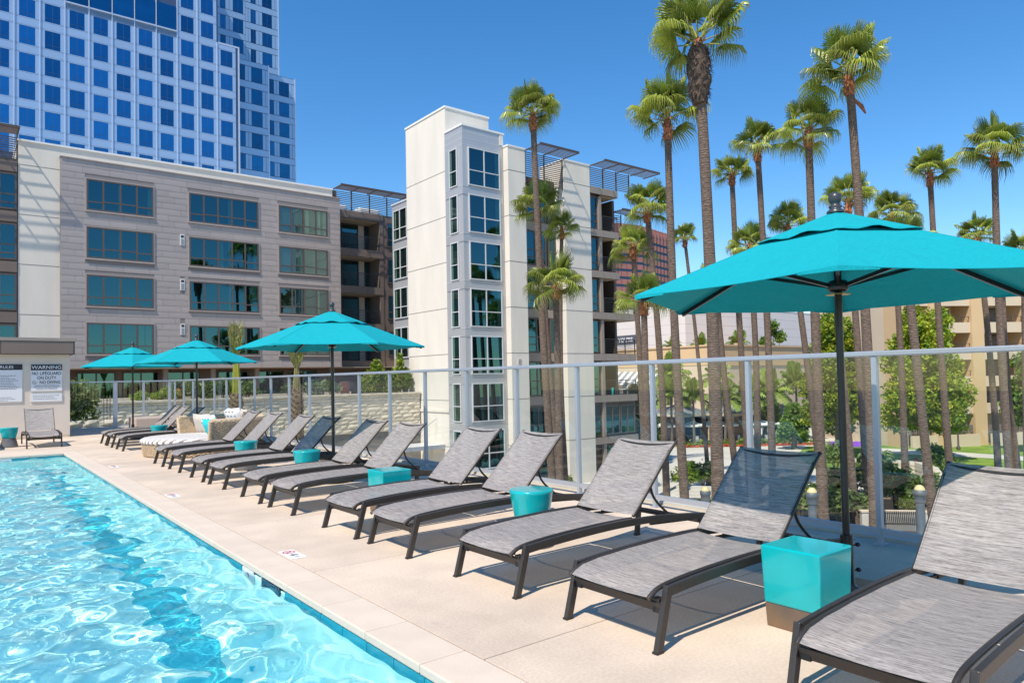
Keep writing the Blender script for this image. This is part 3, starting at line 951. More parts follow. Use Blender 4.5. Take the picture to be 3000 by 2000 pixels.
spots = [(LX, 1.27, 0, 'grey sling sun lounger closest to the camera, cut by the picture corner'),
         (LX, 2.61, 0, 'grey sling lounger with shaded see-through backrest, left of the nearest square turquoise stool'),
         (LX, 3.76, 0, 'fully sunlit grey lounger just right of the round turquoise stool with grey foot'),
         (LX, 5.06, 0, 'grey lounger just left of the round turquoise stool nearest the camera'),
         (LX, 5.94, 0, 'grey lounger directly right of the far square turquoise stool'),
         (LX, 7.36, 0, 'grey lounger directly behind the far square turquoise stool'),
         (LX, 8.31, 0, 'grey lounger whose backrest corner is shaded by the middle parasol'),
         (LX, 9.73, 0, 'lounger with its backrest wholly dark in the middle parasol shade'),
         (LX, 10.64, 0, 'grey lounger just beyond the one with the wholly dark backrest'),
         (LX, 12.00, 0, 'grey lounger on the near side of the small round stool by the wicker daybed'),
         (LX, 13.08, 0, 'grey lounger right beside the wicker daybed, on the camera side'),
         (LX, 16.76, 0, 'grey lounger beyond the wicker daybed, nearest to it of three'),
         (LX, 17.92, 0, 'middle one of three grey loungers beyond the wicker daybed'),
         (LX, 18.78, 0, 'farthest grey lounger of the row, beside the most distant parasol'),
         (1.555, 18.86, 90, 'grey lounger facing the pool in front of the pool house notices'),
         (0.30, 18.86, 90, 'lounger at the left picture edge beside the stool by the pool house')]
for i, (x, y, a, lab) in enumerate(spots):
    o = proto if i == 0 else copy_tree(proto)
    jr = random.Random(i * 7 + 1)
    o.location = (x + jr.uniform(-0.012, 0.012), y + jr.uniform(-0.012, 0.012), 0.001)
    o.rotation_euler = (0, 0, rad(a + jr.uniform(-0.9, 0.9)))
    o['label'] = lab

# ================================================================== ceramic stools
def square_stool(x, y, lab):
    e = thing('ceramic_stool', lab, 'stool', (x, y, 0), 'turquoise ceramic stools between the loungers')
    def frus(b, a0, a1, z0, z1):
        v = [(x + sx * a * 0.5, y + sy * a * 0.5, z) for a, z in ((a0, z0), (a1, z1)) for sx, sy in ((-1, -1), (1, -1), (1, 1), (-1, 1))]
        b.add(v, [(3, 2, 1, 0), (4, 5, 6, 7), (0, 1, 5, 4), (1, 2, 6, 5), (2, 3, 7, 6), (3, 0, 4, 7)])
        return b
    frus(MB(), 0.298, 0.310, 0.0015, 0.125).build('base', 'ceramic_base', e, bevel=0.004)
    frus(MB(), 0.314, 0.335, 0.1255, 0.43).build('glazed_body', 'ceramic_glaze', e, bevel=0.009)
    return e
square_stool(3.57, 2.02, 'nearest square turquoise ceramic stool on a brown base beside the big parasol pole')
square_stool(3.54, 6.58, 'square turquoise ceramic stool farther along the row of loungers')
def round_stool(x, y, lab):
    e = thing('ceramic_stool', lab, 'stool', (x, y, 0), 'turquoise ceramic stools between the loungers')
    MB().lathe([(0.172, 0.0015), (0.176, 0.012), (0.170, 0.05), (0.155, 0.11), (0.138, 0.175), (0.128, 0.208)], 40, (x, y, 0)).build('base', 'ceramic_grey', e)
    MB().lathe([(0.12, 0.2085), (0.133, 0.214), (0.140, 0.235), (0.160, 0.33), (0.176, 0.425), (0.179, 0.442), (0.174, 0.449), (0.160, 0.4505), (0.001, 0.451)], 48, (x, y, 0)).build('glazed_bowl', 'ceramic_glaze', e)
    return e
round_stool(3.66, 4.42, 'round turquoise ceramic stool with tapering bowl and grey foot, nearest round one')
round_stool(3.65, 9.05, 'round turquoise stool beside the lounger with the wholly dark backrest')
round_stool(3.57, 11.30, 'round turquoise stool between loungers on the camera side of the wicker daybed')
round_stool(3.58, 17.36, 'round turquoise stool between loungers beyond the wicker daybed')
round_stool(0.95, 19.75, 'round turquoise stool with grey foot in front of the pool house wall')

# ================================================================== parasols
def parasol(x, y, rot, lab, seed):
    g_ = random.Random(seed)
    e = thing('parasol', lab, 'parasol', (x, y, 0), 'turquoise parasols beside the loungers')
    R0, ZR, ZT = 1.245, 1.815, 2.30
    MB().lathe([(0.27, 0.0015), (0.27, 0.05), (0.25, 0.065), (0.06, 0.075), (0.04, 0.09), (0.035, 0.38)], 32, (x, y, 0)).build('base', 'pole_black', e)
    for zz in (0.16, 0.31):
        MB().tube([(x + 0.03, y - 0.005, zz), (x + 0.085, y - 0.02, zz)], 0.005, 6).lathe([(0.006, -0.012), (0.016, -0.006), (0.016, 0.006), (0.006, 0.012)], 10, (x + 0.09, y - 0.022, zz)).build('locking_knob', 'pole_black', e)
    MB().tube([(x, y, 0.06), (x, y, 2.34)], 0.0215, 14).build('pole', 'pole_black', e)
    def prof(s):                      # height along a rib from crown (s=0) to tip (s=1)
        return ZT + (ZR - ZT) * s
    def surface(b, s0, s1, lift, ns, na, wav=0.0, mi=0):
        rows = []
        for i in range(ns + 1):
            s = s0 + (s1 - s0) * i / ns
            ring = []
            for k in range(6 * na):
                seg = k / na; a0 = rot + math.floor(seg) * math.pi / 3; u = seg - math.floor(seg)
                p0 = Vector((math.sin(a0), math.cos(a0))) * R0 * s; p1 = Vector((math.sin(a0 + math.pi / 3), math.cos(a0 + math.pi / 3))) * R0 * s
                p = p0 * (1 - u) + p1 * u
                bul = math.sin(math.pi * u)
                z = prof(s) + lift - 0.012 * bul * s * (0.4 + 0.6 * s)
                p = p * (1 - 0.022 * bul * s * s)
                if wav and i >= ns - 1:
                    z += wav * (math.sin(u * math.pi * 3 + seg * 2.3 + seed) * 0.6 + 0.5) * bul * (1.0 if i == ns else 0.4)
                ring.append((x + p.x, y + p.y, z))
            rows.append(ring)
        v = [q for r_ in rows for q in r_]; n = 6 * na; f = []
        for i in range(ns):
            for k in range(n):
                k2 = (k + 1) % n
                f.append((i * n + k, (i + 1) * n + k, (i + 1) * n + k2, i * n + k2))
        b.add(v, f, mi, True)
        return rows
    cb = MB(); surface(cb, 0.16, 1.0, 0.0, 10, 8)
    can = cb.build('canopy', 'parasol_cloth', e)
    md = can.modifiers.new('thick', 'SOLIDIFY'); md.thickness = 0.003
    es = can.modifiers.new('edge', 'EDGE_SPLIT'); es.split_angle = rad(3.5)
    vb = MB(); surface(vb, 0.02, 0.40, 0.016, 5, 12, 0.020)
    ven = vb.build('vent_cap', 'parasol_cloth', e)
    md = ven.modifiers.new('thick', 'SOLIDIFY'); md.thickness = 0.003
    for k in range(6):                # sewn corner pockets at the rib tips
        a0 = rot + k * math.pi / 3
        d = Vector((math.sin(a0), math.cos(a0)))
        def onrim(du):
            a1 = a0 + (math.pi / 3 if du > 0 else -math.pi / 3); u = abs(du)
            q = (Vector((math.sin(a0), math.cos(a0))) * (1 - u) + Vector((math.sin(a1), math.cos(a1))) * u) * R0
            bl = math.sin(math.pi * u); q = q * (1 - 0.022 * bl)
            return (x + q.x, y + q.y, prof(1.0) - 0.012 * bl + 0.005)
        pk = MB()
        pk.add([(x + d.x * R0 * 1.004, y + d.y * R0 * 1.004, prof(1.0) + 0.005), onrim(0.16), (x + d.x * R0 * 0.90, y + d.y * R0 * 0.90, prof(0.90) + 0.006), onrim(-0.16), (x + d.x * R0 * 1.004, y + d.y * R0 * 1.004, prof(1.0) - 0.020), (onrim(0.16)[0], onrim(0.16)[1], onrim(0.16)[2] - 0.012), (onrim(-0.16)[0], onrim(-0.16)[1], onrim(-0.16)[2] - 0.012)],
               [(0, 1, 2), (0, 2, 3), (0, 4, 5, 1), (0, 3, 6, 4)])
        pk.build('corner_pocket', 'parasol_cloth', can)
        MB().bar((x + d.x * R0 * 0.36, y + d.y * R0 * 0.36, prof(0.36) + 0.003), (x + d.x * R0 * 0.985, y + d.y * R0 * 0.985, prof(0.985) + 0.003), 0.012, 0.003).build('seam', 'parasol_cloth', can)
        tipp = Vector((x + d.x * R0 * 0.975, y + d.y * R0 * 0.975, prof(0.975) - 0.034)); hubp = Vector((x + d.x * 0.04, y + d.y * 0.04, ZT - 0.05))
        MB().bar(hubp, tipp, 0.017, 0.028).build('rib', 'pole_black', e)
        mid = hubp.lerp(tipp, 0.50) - Vector((0, 0, 0.012))
        MB().bar((x + d.x * 0.045, y + d.y * 0.045, 1.865), mid, 0.016, 0.022).build('strut', 'pole_black', e)
    MB().lathe([(0.045, -0.03), (0.058, -0.02), (0.062, 0.012), (0.05, 0.035), (0.03, 0.04)], 20, (x, y, 1.86)).build('hub', 'pole_black', e)
    MB().lathe([(0.07, 0), (0.07, 0.003)], 20, (x, y, 1.812)).build('collar', 'brass', e)
    MB().lathe([(0.05, 0.0), (0.05, 0.012), (0.036, 0.022), (0.032, 0.03), (0.040, 0.04), (0.028, 0.048), (0.024, 0.055), (0.030, 0.063), (0.037, 0.077), (0.039, 0.091), (0.037, 0.106), (0.028, 0.12), (0.013, 0.128), (0.001, 0.13)], 24, (x, y, 2.305)).build('finial', 'finial_grey', e)
    MB().tube([(x - 0.035, y, 1.83), (x - 0.04, y, 1.62)], 0.004, 6).build('pull_cord', 'frame_dark', e)
    return e
parasol(4.17, 2.10, rad(3.2), 'big turquoise parasol closest to the camera, cut by the right picture edge', 1)
parasol(4.02, 9.04, rad(-2), 'middle turquoise parasol standing by the lounger with the dark backrest', 2)
parasol(4.10, 16.25, rad(52), 'turquoise parasol standing behind the wicker daybed', 3)
parasol(3.47, 19.72, rad(10), 'farthest turquoise parasol, nearest the pool house', 4)

# ================================================================== wicker daybed
DX, DY, DR = 3.83, 14.78, 1.10
db = thing('wicker_daybed', 'round wicker daybed with striped cushion and curved wicker back', 'daybed', (DX, DY, 0))
def weave(b, rf, z0, z1, a0, a1, closed, rows, mi=0):
    n = max(16, int((a1 - a0) * 26)); dz = (z1 - z0) / rows
    for j in range(rows):
        zc0, zc1 = z0 + dz * j, z0 + dz * (j + 1)
        v = []; f = []
        for i in range(n + 1):
            a = a0 + (a1 - a0) * i / n
            w = 0.009 * (1 if (i + j) % 2 == 0 else -1)
            for zz, o_ in ((zc0, 0.0), ((zc0 + zc1) / 2, 0.009 + w), (zc1, 0.0)):
                R_ = rf(zz) + o_
                v.append((DX + R_ * math.cos(a), DY + R_ * math.sin(a), zz))
        for i in range(n):
            for k in range(2):
                f.append((i * 3 + k, (i + 1) * 3 + k, (i + 1) * 3 + k + 1, i * 3 + k + 1))
        b.add(v, f, mi, False)
bb = MB(); weave(bb, lambda z: DR - 0.06 + 0.10 * z, 0.02, 0.235, 0, 2 * math.pi, True, 11)
bb.lathe([(DR - 0.075, 0.001), (DR - 0.04, 0.2345)], 48, (DX, DY, 0))
bb.build('base', 'wicker', db)
MB().lathe([(DR - 0.10, 0.236), (DR - 0.02, 0.245), (DR + 0.005, 0.275), (DR - 0.005, 0.315), (DR - 0.05, 0.338), (DR * 0.5, 0.348), (0.001, 0.35)], 64, (DX, DY, 0)).build('seat_cushion', 'stripe', db, loc=(DX, DY, 0))
bk = MB(); A0, A1 = rad(-98), rad(98)
hf = 0.66
weave(bk, lambda z: DR + 0.02 + 0.16 * (z - 0.23), 0.235, hf, A0, A1, False, 20)
for a in (A0, A1):
    pass
weave(bk, lambda z: DR - 0.05 + 0.16 * (z - 0.23), 0.345, hf, A0, A1, False, 15)
rim = [(DX + (DR + 0.05) * math.cos(A0 + (A1 - A0) * i / 40), DY + (DR + 0.05) * math.sin(A0 + (A1 - A0) * i / 40), hf) for i in range(41)]
bk.tube(rim, 0.042, 8)
for a in (A0, A1):
    ends = [(DX + (DR + 0.01 + 0.09 * t) * math.cos(a), DY + (DR + 0.01 + 0.09 * t) * math.sin(a), 0.24 + (hf - 0.24) * t) for t in (0, 0.5, 1)]
    bk.tube(ends, 0.042, 8)
bk.build('back', 'wicker', db)
def pillow(x, y, z, w, h, yaw, tilt, mats, lab, dots=False):
    b = MB(); n = 9; v = []
    for sgn in (1, -1):
        for i in range(n):
            for j in range(n):
                u, t_ = i / (n - 1) * 2 - 1, j / (n - 1) * 2 - 1
                pin = 1 - 0.10 * (abs(u) ** 2) * (1 - abs(t_)) - 0.10 * (abs(t_) ** 2) * (1 - abs(u))
                th = 0.085 * ((1 - u ** 4) * (1 - t_ ** 4)) ** 0.6
                v.append((u * w / 2 * pin, sgn * th, t_ * h / 2 * pin))
    f = []
    for s_ in (0, 1):
        o_ = s_ * n * n
        for i in range(n - 1):
            for j in range(n - 1):
                a = o_ + i * n + j; q = (a, a + n, a + n + 1, a + 1)
                f.append(q if s_ == 1 else tuple(reversed(q)))
    M_ = Matrix.Translation((x, y, z)) @ Matrix.Rotation(yaw, 4, 'Z') @ Matrix.Rotation(tilt, 4, 'X')
    b.add([M_ @ Vector(p) for p in v], f, 0, True)
    o_ = b.build('pillow', mats, None, loc=(x, y, z))
    tag(o_, lab, 'pillow', 'pillows on the wicker daybed')
    if dots:
        d_ = MB()
        for i in range(4):
            for j in range(4):
                u, t_ = -0.6 + 0.4 * i + (0.2 if j % 2 else 0), -0.66 + 0.44 * j
                if abs(u) > 0.75:
                    continue
                for s_ in (1, -1):
                    th = 0.085 * ((1 - u ** 4) * (1 - t_ ** 4)) ** 0.6 + 0.004
                    pts = [(u * w / 2 + r_ * math.cos(k_), s_ * th, t_ * h / 2 + r_ * math.sin(k_) * 0.7) for k_, r_ in [(math.pi * q / 6, 0.034) for q in range(7)]]
                    d_.add([M_ @ Vector(p) for p in pts], [tuple(range(7))])
        d_.build('print_motif', 'pillow_taupe', o_, loc=(x, y, z))
    return o_
pillow(4.05, 15.55, 0.52, 0.50, 0.46, rad(118), rad(-18), 'pillow_beige', 'plain beige pillow at the far end of the daybed back')
pillow(4.10, 15.20, 0.52, 0.46, 0.44, rad(110), rad(-20), 'pillow_white', 'white pillow with dark half-moon print on the daybed', True)
pillow(4.02, 14.90, 0.48, 0.42, 0.38, rad(100), rad(-24), 'pillow_teal', 'plain turquoise pillow propped in the daybed')
pillow(4.68, 14.75, 0.62, 0.52, 0.44, rad(86), rad(-16), 'pillow_beige', 'plain beige pillow leaning on the rear middle of the daybed back')
pillow(4.55, 14.20, 0.60, 0.50, 0.42, rad(62), rad(-16), 'pillow_taupe', 'darker taupe pillow at the camera end of the daybed back')
pillow(4.60, 15.35, 0.63, 0.50, 0.44, rad(112), rad(-14), 'pillow_white', 'white patterned pillow behind the beige ones on the daybed', True)

# tan upholstered block by the far fence
o = thing('ottoman', 'long tan upholstered ottoman against the far glass fence', 'ottoman', (4.6, 22.6, 0))
MB().box(3.95, 5.30, 22.1, 23.1, 0.06, 0.43).build('cushion_block', 'ottoman', o, bevel=0.035)
MB().box(4.0, 5.25, 22.15, 23.05, 0.0015, 0.06).build('plinth', 'frame_dark', o)

# ================================================================== building helpers
def window_unit(parent, pl, c, a0, a1, z0, z1, mull, trans, fm='window_frame_brown', gm='window_glass', fw=0.09, curtain=(), backing='interior_dark', proud=0.035):
    """framed window on a face looking to -Y (pl='y') or -X (pl='x'); mull = positions along, trans = list of (from,to,z)"""
    def bx(b, u0, u1, d0, d1, w0, w1):
        if pl == 'y':
            b.box(u0, u1, c + d0, c + d1, w0, w1)
        else:
            b.box(c + d0, c + d1, u0, u1, w0, w1)
    f = MB()
    bx(f, a0, a1, -proud, 0.045, z0, z0 + fw); bx(f, a0, a1, -proud, 0.045, z1 - fw, z1)
    bx(f, a0, a0 + fw, -proud, 0.045, z0 + fw, z1 - fw); bx(f, a1 - fw, a1, -proud, 0.045, z0 + fw, z1 - fw)
    mull = sorted(mull)
    for m in mull:
        bx(f, m - fw * 0.55, m + fw * 0.55, -proud + 0.004, 0.045, z0 + fw, z1 - fw)
    cols = [a0 + fw] + [q for m in mull for q in (m - fw * 0.55, m + fw * 0.55)] + [a1 - fw]
    cols = [(cols[i], cols[i + 1]) for i in range(0, len(cols), 2)]
    cells = []
    for i, (u0, u1) in enumerate(cols):
        zs_ = sorted(t[1] for t in trans if t[0] is None or i in t[0])
        lo = z0 + fw
        for zt in zs_:
            bx(f, u0, u1, -proud + 0.006, 0.045, zt - fw * 0.42, zt + fw * 0.42)
            cells.append((u0, u1, lo, zt - fw * 0.42)); lo = zt + fw * 0.42
        cells.append((u0, u1, lo, z1 - fw))
    w = f.build('window', fm, parent)
    for u0, u1, w0, w1 in cells:
        p = MB()
        if pl == 'y':
            p.quad((u0, c + 0.004, w0), (u1, c + 0.004, w0), (u1, c + 0.004, w1), (u0, c + 0.004, w1))
            ce = ((u0 + u1) / 2, c, (w0 + w1) / 2)
        else:
            p.quad((c + 0.004, u1, w0), (c + 0.004, u0, w0), (c + 0.004, u0, w1), (c + 0.004, u1, w1))
            ce = (c, (u0 + u1) / 2, (w0 + w1) / 2)
        p.build('pane', gm, w, loc=ce)
    b = MB(); bx(b, a0 + 0.02, a1 - 0.02, 0.044, 0.052, z0 + 0.02, z1 - 0.02)
    b.build('room_backing', backing, w)
    for u0, u1 in curtain:
        cb = MB(); n = max(4, int((u1 - u0) / 0.06)); v = []
        for i in range(n + 1):
            u = u0 + (u1 - u0) * i / n; d = 0.026 + 0.010 * (1 if i % 2 else -1)
            for zz in (z0 + fw, z1 - fw):
                v.append((u, c + d, zz) if pl == 'y' else (c + d, u, zz))
        cb.add(v, [(2 * i, 2 * i + 2, 2 * i + 3, 2 * i + 1) for i in range(n)], 0, True)
        cb.build('curtain', 'curtain', w)
    return w
def balcony_rail(parent, p0, p1, z, h=1.05, nb=9, mat='rail_dark', posts=1.2):
    p0 = Vector((p0[0], p0[1], 0)); p1 = Vector((p1[0], p1[1], 0)); L = (p1 - p0).length; b = MB()
    for i in range(nb):
        zz = z + 0.10 + (h - 0.10) * i / (nb - 1)
        t_ = 0.045 if i == nb - 1 else 0.02
        b.bar(p0 + Vector((0, 0, zz)), p1 + Vector((0, 0, zz)), t_, t_)
    k = max(1, int(round(L / posts)))
    for i in range(k + 1):
        q = p0.lerp(p1, i / k)
        b.bar(q + Vector((0, 0, z)), q + Vector((0, 0, z + h)), 0.04, 0.04, (1, 0, 0))
    return b.build('railing', mat, parent)
def pergola(parent, x0, x1, yw, out, z, slat=0.19, beams=1.5):
    """flat slatted sunshade standing out from a wall face, towards -Y"""
    b = MB(); n = int(out / slat)
    for i in range(n):
        yy = yw - (i + 0.5) * out / n
        b.box(x0, x1, yy - 0.022, yy + 0.022, z - 0.02, z + 0.025)
    s = b.build('sunshade_slats', 'brown_panel', parent)
    stuff(s)
    f = MB(); f.box(x0 - 0.05, x1 + 0.05, yw - out - 0.08, yw - out, z - 0.09, z + 0.06)
    k = max(2, int(round((x1 - x0) / beams)))
    for i in range(k + 1):
        xx = x0 + (x1 - x0) * i / k
        f.box(xx - 0.035, xx + 0.035, yw - out, yw + 0.02, z - 0.085, z - 0.021)
    f.build('sunshade_frame', 'brown_metal', parent)
def roof_screen(parent, x0, x1, y, z0, z1, n=10, posts=1.5):
    b = MB()
    for i in range(n):
        zz = z0 + (z1 - z0) * (i + 0.5) / n
        b.box(x0, x1, y - 0.02, y + 0.02, zz - 0.025, zz + 0.025)
    k = max(1, int(round((x1 - x0) / posts)))
    for i in range(k + 1):
        xx = x0 + (x1 - x0) * i / k
        b.box(xx - 0.04, xx + 0.04, y - 0.035, y + 0.035, z0 - 0.05, z1 + 0.05)
    return b.build('roof_screen', 'brown_metal', parent)
FH = 2.97

# ================================================================== grey clad apartment block (left)
A = thing('apartment_block', 'apartment block clad in grey metal shingles with a white parapet band', 'building', (14, 55, GZ))
MB().box(2.85, 22.58, 50.42, 62, 2.46, 15.98).build('wall', 'stucco_white', A)
MB().box(2.80, 22.62, 50.34, 62.05, 15.981, 16.09).build('parapet_cap', 'white_paint', A)
MB().box(2.85, 4.92, 50.425, 54, GZ, 2.459).build('wall', 'stucco_white', A)
for zz in (14.58, 11.61, 8.64, 5.67):
    MB().box(2.86, 4.9, 50.412, 50.4195, zz - 0.015, zz + 0.015).build('joint', 'stucco_joint', A)
MB().box(22.585, 23.0, 50.6, 54, 14.9, 16.05).build('end_fin', 'brown_metal', A)
clad = MB().box(4.93, 23.02, 50.06, 50.4195, 2.53, 15.30).build('cladding', 'cladding_gap', A)
MB().box(4.90, 23.05, 49.97, 50.43, 15.301, 15.36).build('flashing', 'cladding', A)
MB().box(4.93, 23.02, 49.98, 50.41, 2.44, 2.529).build('flashing', 'cladding', A)
wins = []
for k in range(4):
    zt = 14.17 - FH * k
    for x0, x1, mull, cur in ((6.28, 10.02, (7.19, 8.14, 9.07), ((8.02, 8.09),)), (12.2, 16.80, (13.13, 14.05, 14.97, 15.86), ((14.72, 14.90),)), (18.26, 21.98, (19.2, 20.12, 21.06), ())):
        wins.append((x0, x1, zt - 1.95, zt, mull, cur))
vents = [(11.64, 11.90, 10.56 - FH * k, 11.30 - FH * k) for k in range(3)]
# shingles: pillowed sheets in running bond, cut round the windows
def pillow_panel():
    b = MB(); nu, nv = 2, 5; v = []
    for j in range(nv + 1):
        t_ = j / nv
        for i in range(nu + 1):
            u = i / nu
            d = 0.010 + 0.014 * (1 - t_) ** 0.6 * (0.55 + 0.45 * math.sin(math.pi * min(1, t_ * 1.3 + 0.1))) 
            v.append((u, -d, t_))
    f = []
    for j in range(nv):
        for i in range(nu):
            a = j * (nu + 1) + i
            f.append((a, a + 1, a + nu + 2, a + nu + 1))
    b.add(v, f, 0, True)
    b.add([(0, 0, 0), (1, 0, 0), v[nu], v[0]], [(0, 1, 2, 3)])
    return b.mesh('shingle', 'cladding')
shm = pillow_panel()
rows = 32; rh = (15.30 - 2.53) / rows
small = MB(); cnt = 0
cand = []
for j in range(rows):
    z0 = 2.53 + rh * j; z1 = z0 + rh
    x = 4.93 - (0.0 if j % 2 == 0 else 0.75) - 0.37 * ((j // 2) % 2)
    while x < 23.02:
        segs = [(max(x, 4.93), min(x + 1.5, 23.02))]
        for (wx0, wx1, wz0, wz1) in [(w[0] - 0.06, w[1] + 0.06, w[2] - 0.06, w[3] + 0.06) for w in wins] + vents:
            if z1 > wz0 + 0.02 and z0 < wz1 - 0.02:
                ns_ = []
                for s0, s1 in segs:
                    if s1 <= wx0 or s0 >= wx1:
                        ns_.append((s0, s1))
                    else:
                        if s0 < wx0: ns_.append((s0, wx0))
                        if s1 > wx1: ns_.append((wx1, s1))
                segs = ns_
        for s0, s1 in segs:
            if s1 - s0 > 0.05:
                cand.append((s1 - s0, s0, s1, z0, z1))
        x += 1.5
cand.sort(reverse=True)
for i, (wd, s0, s1, z0, z1) in enumerate(cand):
    if i < 300:
        piece(shm, 'shingle', clad, (s0 + 0.006, 50.06, z0), (wd - 0.012, 1, rh))
    else:
        small.add([(s0 + 0.006, 50.03, z0), (s1 - 0.006, 50.03, z0), (s1 - 0.006, 50.048, z1), (s0 + 0.006, 50.048, z1), (s0 + 0.006, 50.0599, z0), (s1 - 0.006, 50.0599, z0)], [(0, 1, 2, 3), (4, 5, 1, 0)])
stuff(small.build('cut_shingles', 'cladding', clad))
for i, (x0, x1, z0, z1, mull, cur) in enumerate(wins):
    tr_ = [(None, z0 + 0.50)] if False else []
    nc = len(mull)
    gcur = random.Random(i * 3 + 2); cur = list(cur)
    for m_ in list(mull)[1:]:
        if gcur.random() < 0.35:
            cur.append((m_ + 0.08, m_ + gcur.uniform(0.16, 0.42)))
    if gcur.random() < 0.5:
        cur.append((x1 - gcur.uniform(0.3, 0.6), x1 - 0.12))
    low = z0 + 0.54; up = z0 + 0.60
    tr_ = [((0, nc), low), (tuple(range(1, nc)), up)]
    window_unit(A, 'y', 50.0, x0, x1, z0, z1, mull, tr_, curtain=cur, backing='interior_wall' if (x0 > 18 and i < 8) else 'interior_dark', gm='window_glass_clear' if x0 > 18 else 'window_glass')
    t_ = MB()
    t_.box(x0 - 0.075, x1 + 0.075, 49.985, 50.06, z1, z1 + 0.07); t_.box(x0 - 0.075, x1 + 0.075, 49.95, 50.06, z0 - 0.09, z0)
    t_.box(x0 - 0.075, x0, 49.985, 50.06, z0, z1); t_.box(x1, x1 + 0.075, 49.985, 50.06, z0, z1)
    t_.build('window_trim', 'cladding', A)
for (x0, x1, z0, z1) in vents:
    v_ = MB().box(x0, x1, 50.0, 50.06, z0, z1).build('vent', 'white_paint', A)
    MB().box(x0 + 0.04, x1 - 0.04, 49.992, 49.9998, z1 - 0.22, z1 - 0.05).build('vent_opening', 'interior_dark', v_)
    sl = MB()
    for q in range(7):
        sl.box(x0 + 0.04, x1 - 0.04, 49.988, 49.9997, z0 + 0.05 + 0.062 * q, z0 + 0.075 + 0.062 * q)
    sl.build('louvre', 'ink_grey', v_)
# recessed ground storey
MB().box(2.9, 29.0, 52.4, 62, GZ, 2.44).build('ground_storey', 'brown_panel', A)
MB().box(4.93, 29.0, 50.5, 52.39, 2.40, 2.4395).build('soffit', 'soffit_cream', A)
for x0 in (6.0, 8.6, 11.2, 14.6, 17.2, 19.8):
    window_unit(A, 'y', 52.33, x0, x0 + 2.2, 0.35, 2.25, (x0 + 1.1,), [], fw=0.08)
for x0 in (5.2, 10.9, 13.9, 16.9, 22.6):
    MB().box(x0 - 0.15, x0 + 0.15, 50.8, 51.1, GZ, 2.3995).build('column', 'taupe_panel', A)
# brown balcony wing
MB().box(23.03, 29.0, 53.4, 60, 2.441, 15.2).build('wing_wall', 'brown_metal', A)
MB().box(27.45, 29.4, 51.52, 53.39, 2.441, 14.88).build('wing_wall', 'brown_panel', A)
MB().box(27.12, 27.45, 51.48, 53.39, 2.441, 14.26).build('column', 'brown_panel', A)
for k in range(1, 6):
    z = FH * k
    top = z if k < 5 else 14.89
    bot = z - 0.62 if k < 5 else 14.27
    sb = MB().box(23.03, 27.46, 51.45, 53.395, bot, top).build('balcony_slab', 'brown_metal', A)
    for q in range(3):
        MB().box(23.06 + 1.46 * q, 24.5 + 1.46 * q, 51.43, 51.4495, bot + 0.02, top - 0.02).build('fascia_panel', 'brown_panel', sb)
    MB().box(23.2, 27.1, 51.6, 53.39, bot - 0.012, bot - 0.0005).build('soffit', 'soffit_cream', sb)
    if k < 5:
        balcony_rail(A, (23.1, 51.50), (27.1, 51.50), z)
        window_unit(A, 'y', 53.33, 23.2, 26.1, z + 0.05, z + 2.3, (24.65,), [], 'rail_dark', 'window_glass', curtain=((23.4, 23.7),) if k % 2 else ())
        MB().box(26.12, 26.62, 53.32, 53.398, z + 0.001, z + 2.34).build('wall_strip', 'stucco_warm', A)
        window_unit(A, 'y', 53.33, 26.64, 27.1, z + 0.05, z + 2.3, (), [], 'rail_dark', 'window_glass')
        window_unit(A, 'y', 51.46, 27.75, 28.9, z + 0.4, z + 2.4, (), [(None, z + 1.0)], 'window_frame_brown', 'window_glass')
pergola(A, 23.1, 30.5, 51.45, 1.5, 16.42)
roof_screen(A, 23.1, 29.4, 51.5, 14.9, 16.35, 10)
for x0 in (23.6, 26.6):
    MB().box(x0, x0 + 1.9, 54.0, 55.2, 15.21, 16.0).build('roof_unit', 'white_paint', A, bevel=0.15)
# left brown bay with its own sunshade
MB().box(-9, 2.849, 50.45, 60, GZ, 14.88).build('side_bay', 'brown_metal', A)
for k in range(5):
    zt = 13.97 - FH * k
    window_unit(A, 'y', 50.40, 0.2, 2.78, zt - 2.15, zt, (1.95,), [(None, zt - 1.25), (None, zt - 1.75)], gm='window_glass')
    MB().box(-0.5, 2.80, 50.36, 50.4495, zt + 0.10, zt + 0.72).build('spandrel_panel', 'brown_panel', A)
pergola(A, -3.0, 2.80, 50.4, 1.55, 16.30)
roof_screen(A, -3.0, 2.8, 50.5, 14.9, 16.2, 10)

# ================================================================== white stair tower and balcony wing (centre)
B = thing('apartment_tower', 'white stucco apartment tower with silver corner window bay and balcony wing', 'building', (28, 40, GZ))
MB().box(24.87, 28.38, 38.04, 43.13, GZ, 18.98).build('tower_wall', 'stucco_white', B)
MB().box(24.82, 28.43, 37.99, 43.18, 18.981, 19.10).build('parapet_cap', 'white_paint', B)
for k in range(-1, 6):
    zz = FH * k - 0.01
    MB().box(24.862, 24.8695, 38.05, 43.12, zz - 0.018, zz + 0.018).build('joint', 'stucco_joint', B)
MB().box(24.80, 24.8698, 38.0, 43.16, -0.78, -0.60).build('ledge', 'stucco_white', B)
BX, BY = 24.80, 36.02
MB().box(BX, 27.98, BY, 38.035, GZ, 17.22).build('bay', 'bay_metal', B)
MB().box(BX - 0.05, 28.10, BY - 0.05, 38.038, 17.221, 17.33).build('parapet_cap', 'white_paint', B)
MB().box(27.72, 28.015, BY - 0.03, BY - 0.0005, 16.5, 17.2).build('bay_return', 'stucco_white', B)
for zz in (16.85, 16.45, 16.05):
    MB().box(BX - 0.006, 27.7, BY - 0.006, BY - 0.0006, zz - 0.012, zz + 0.012).build('joint', 'window_frame_silver', B)
    MB().box(BX - 0.006, BX - 0.0006, BY, 37.95, zz - 0.012, zz + 0.012).build('joint', 'window_frame_silver', B)
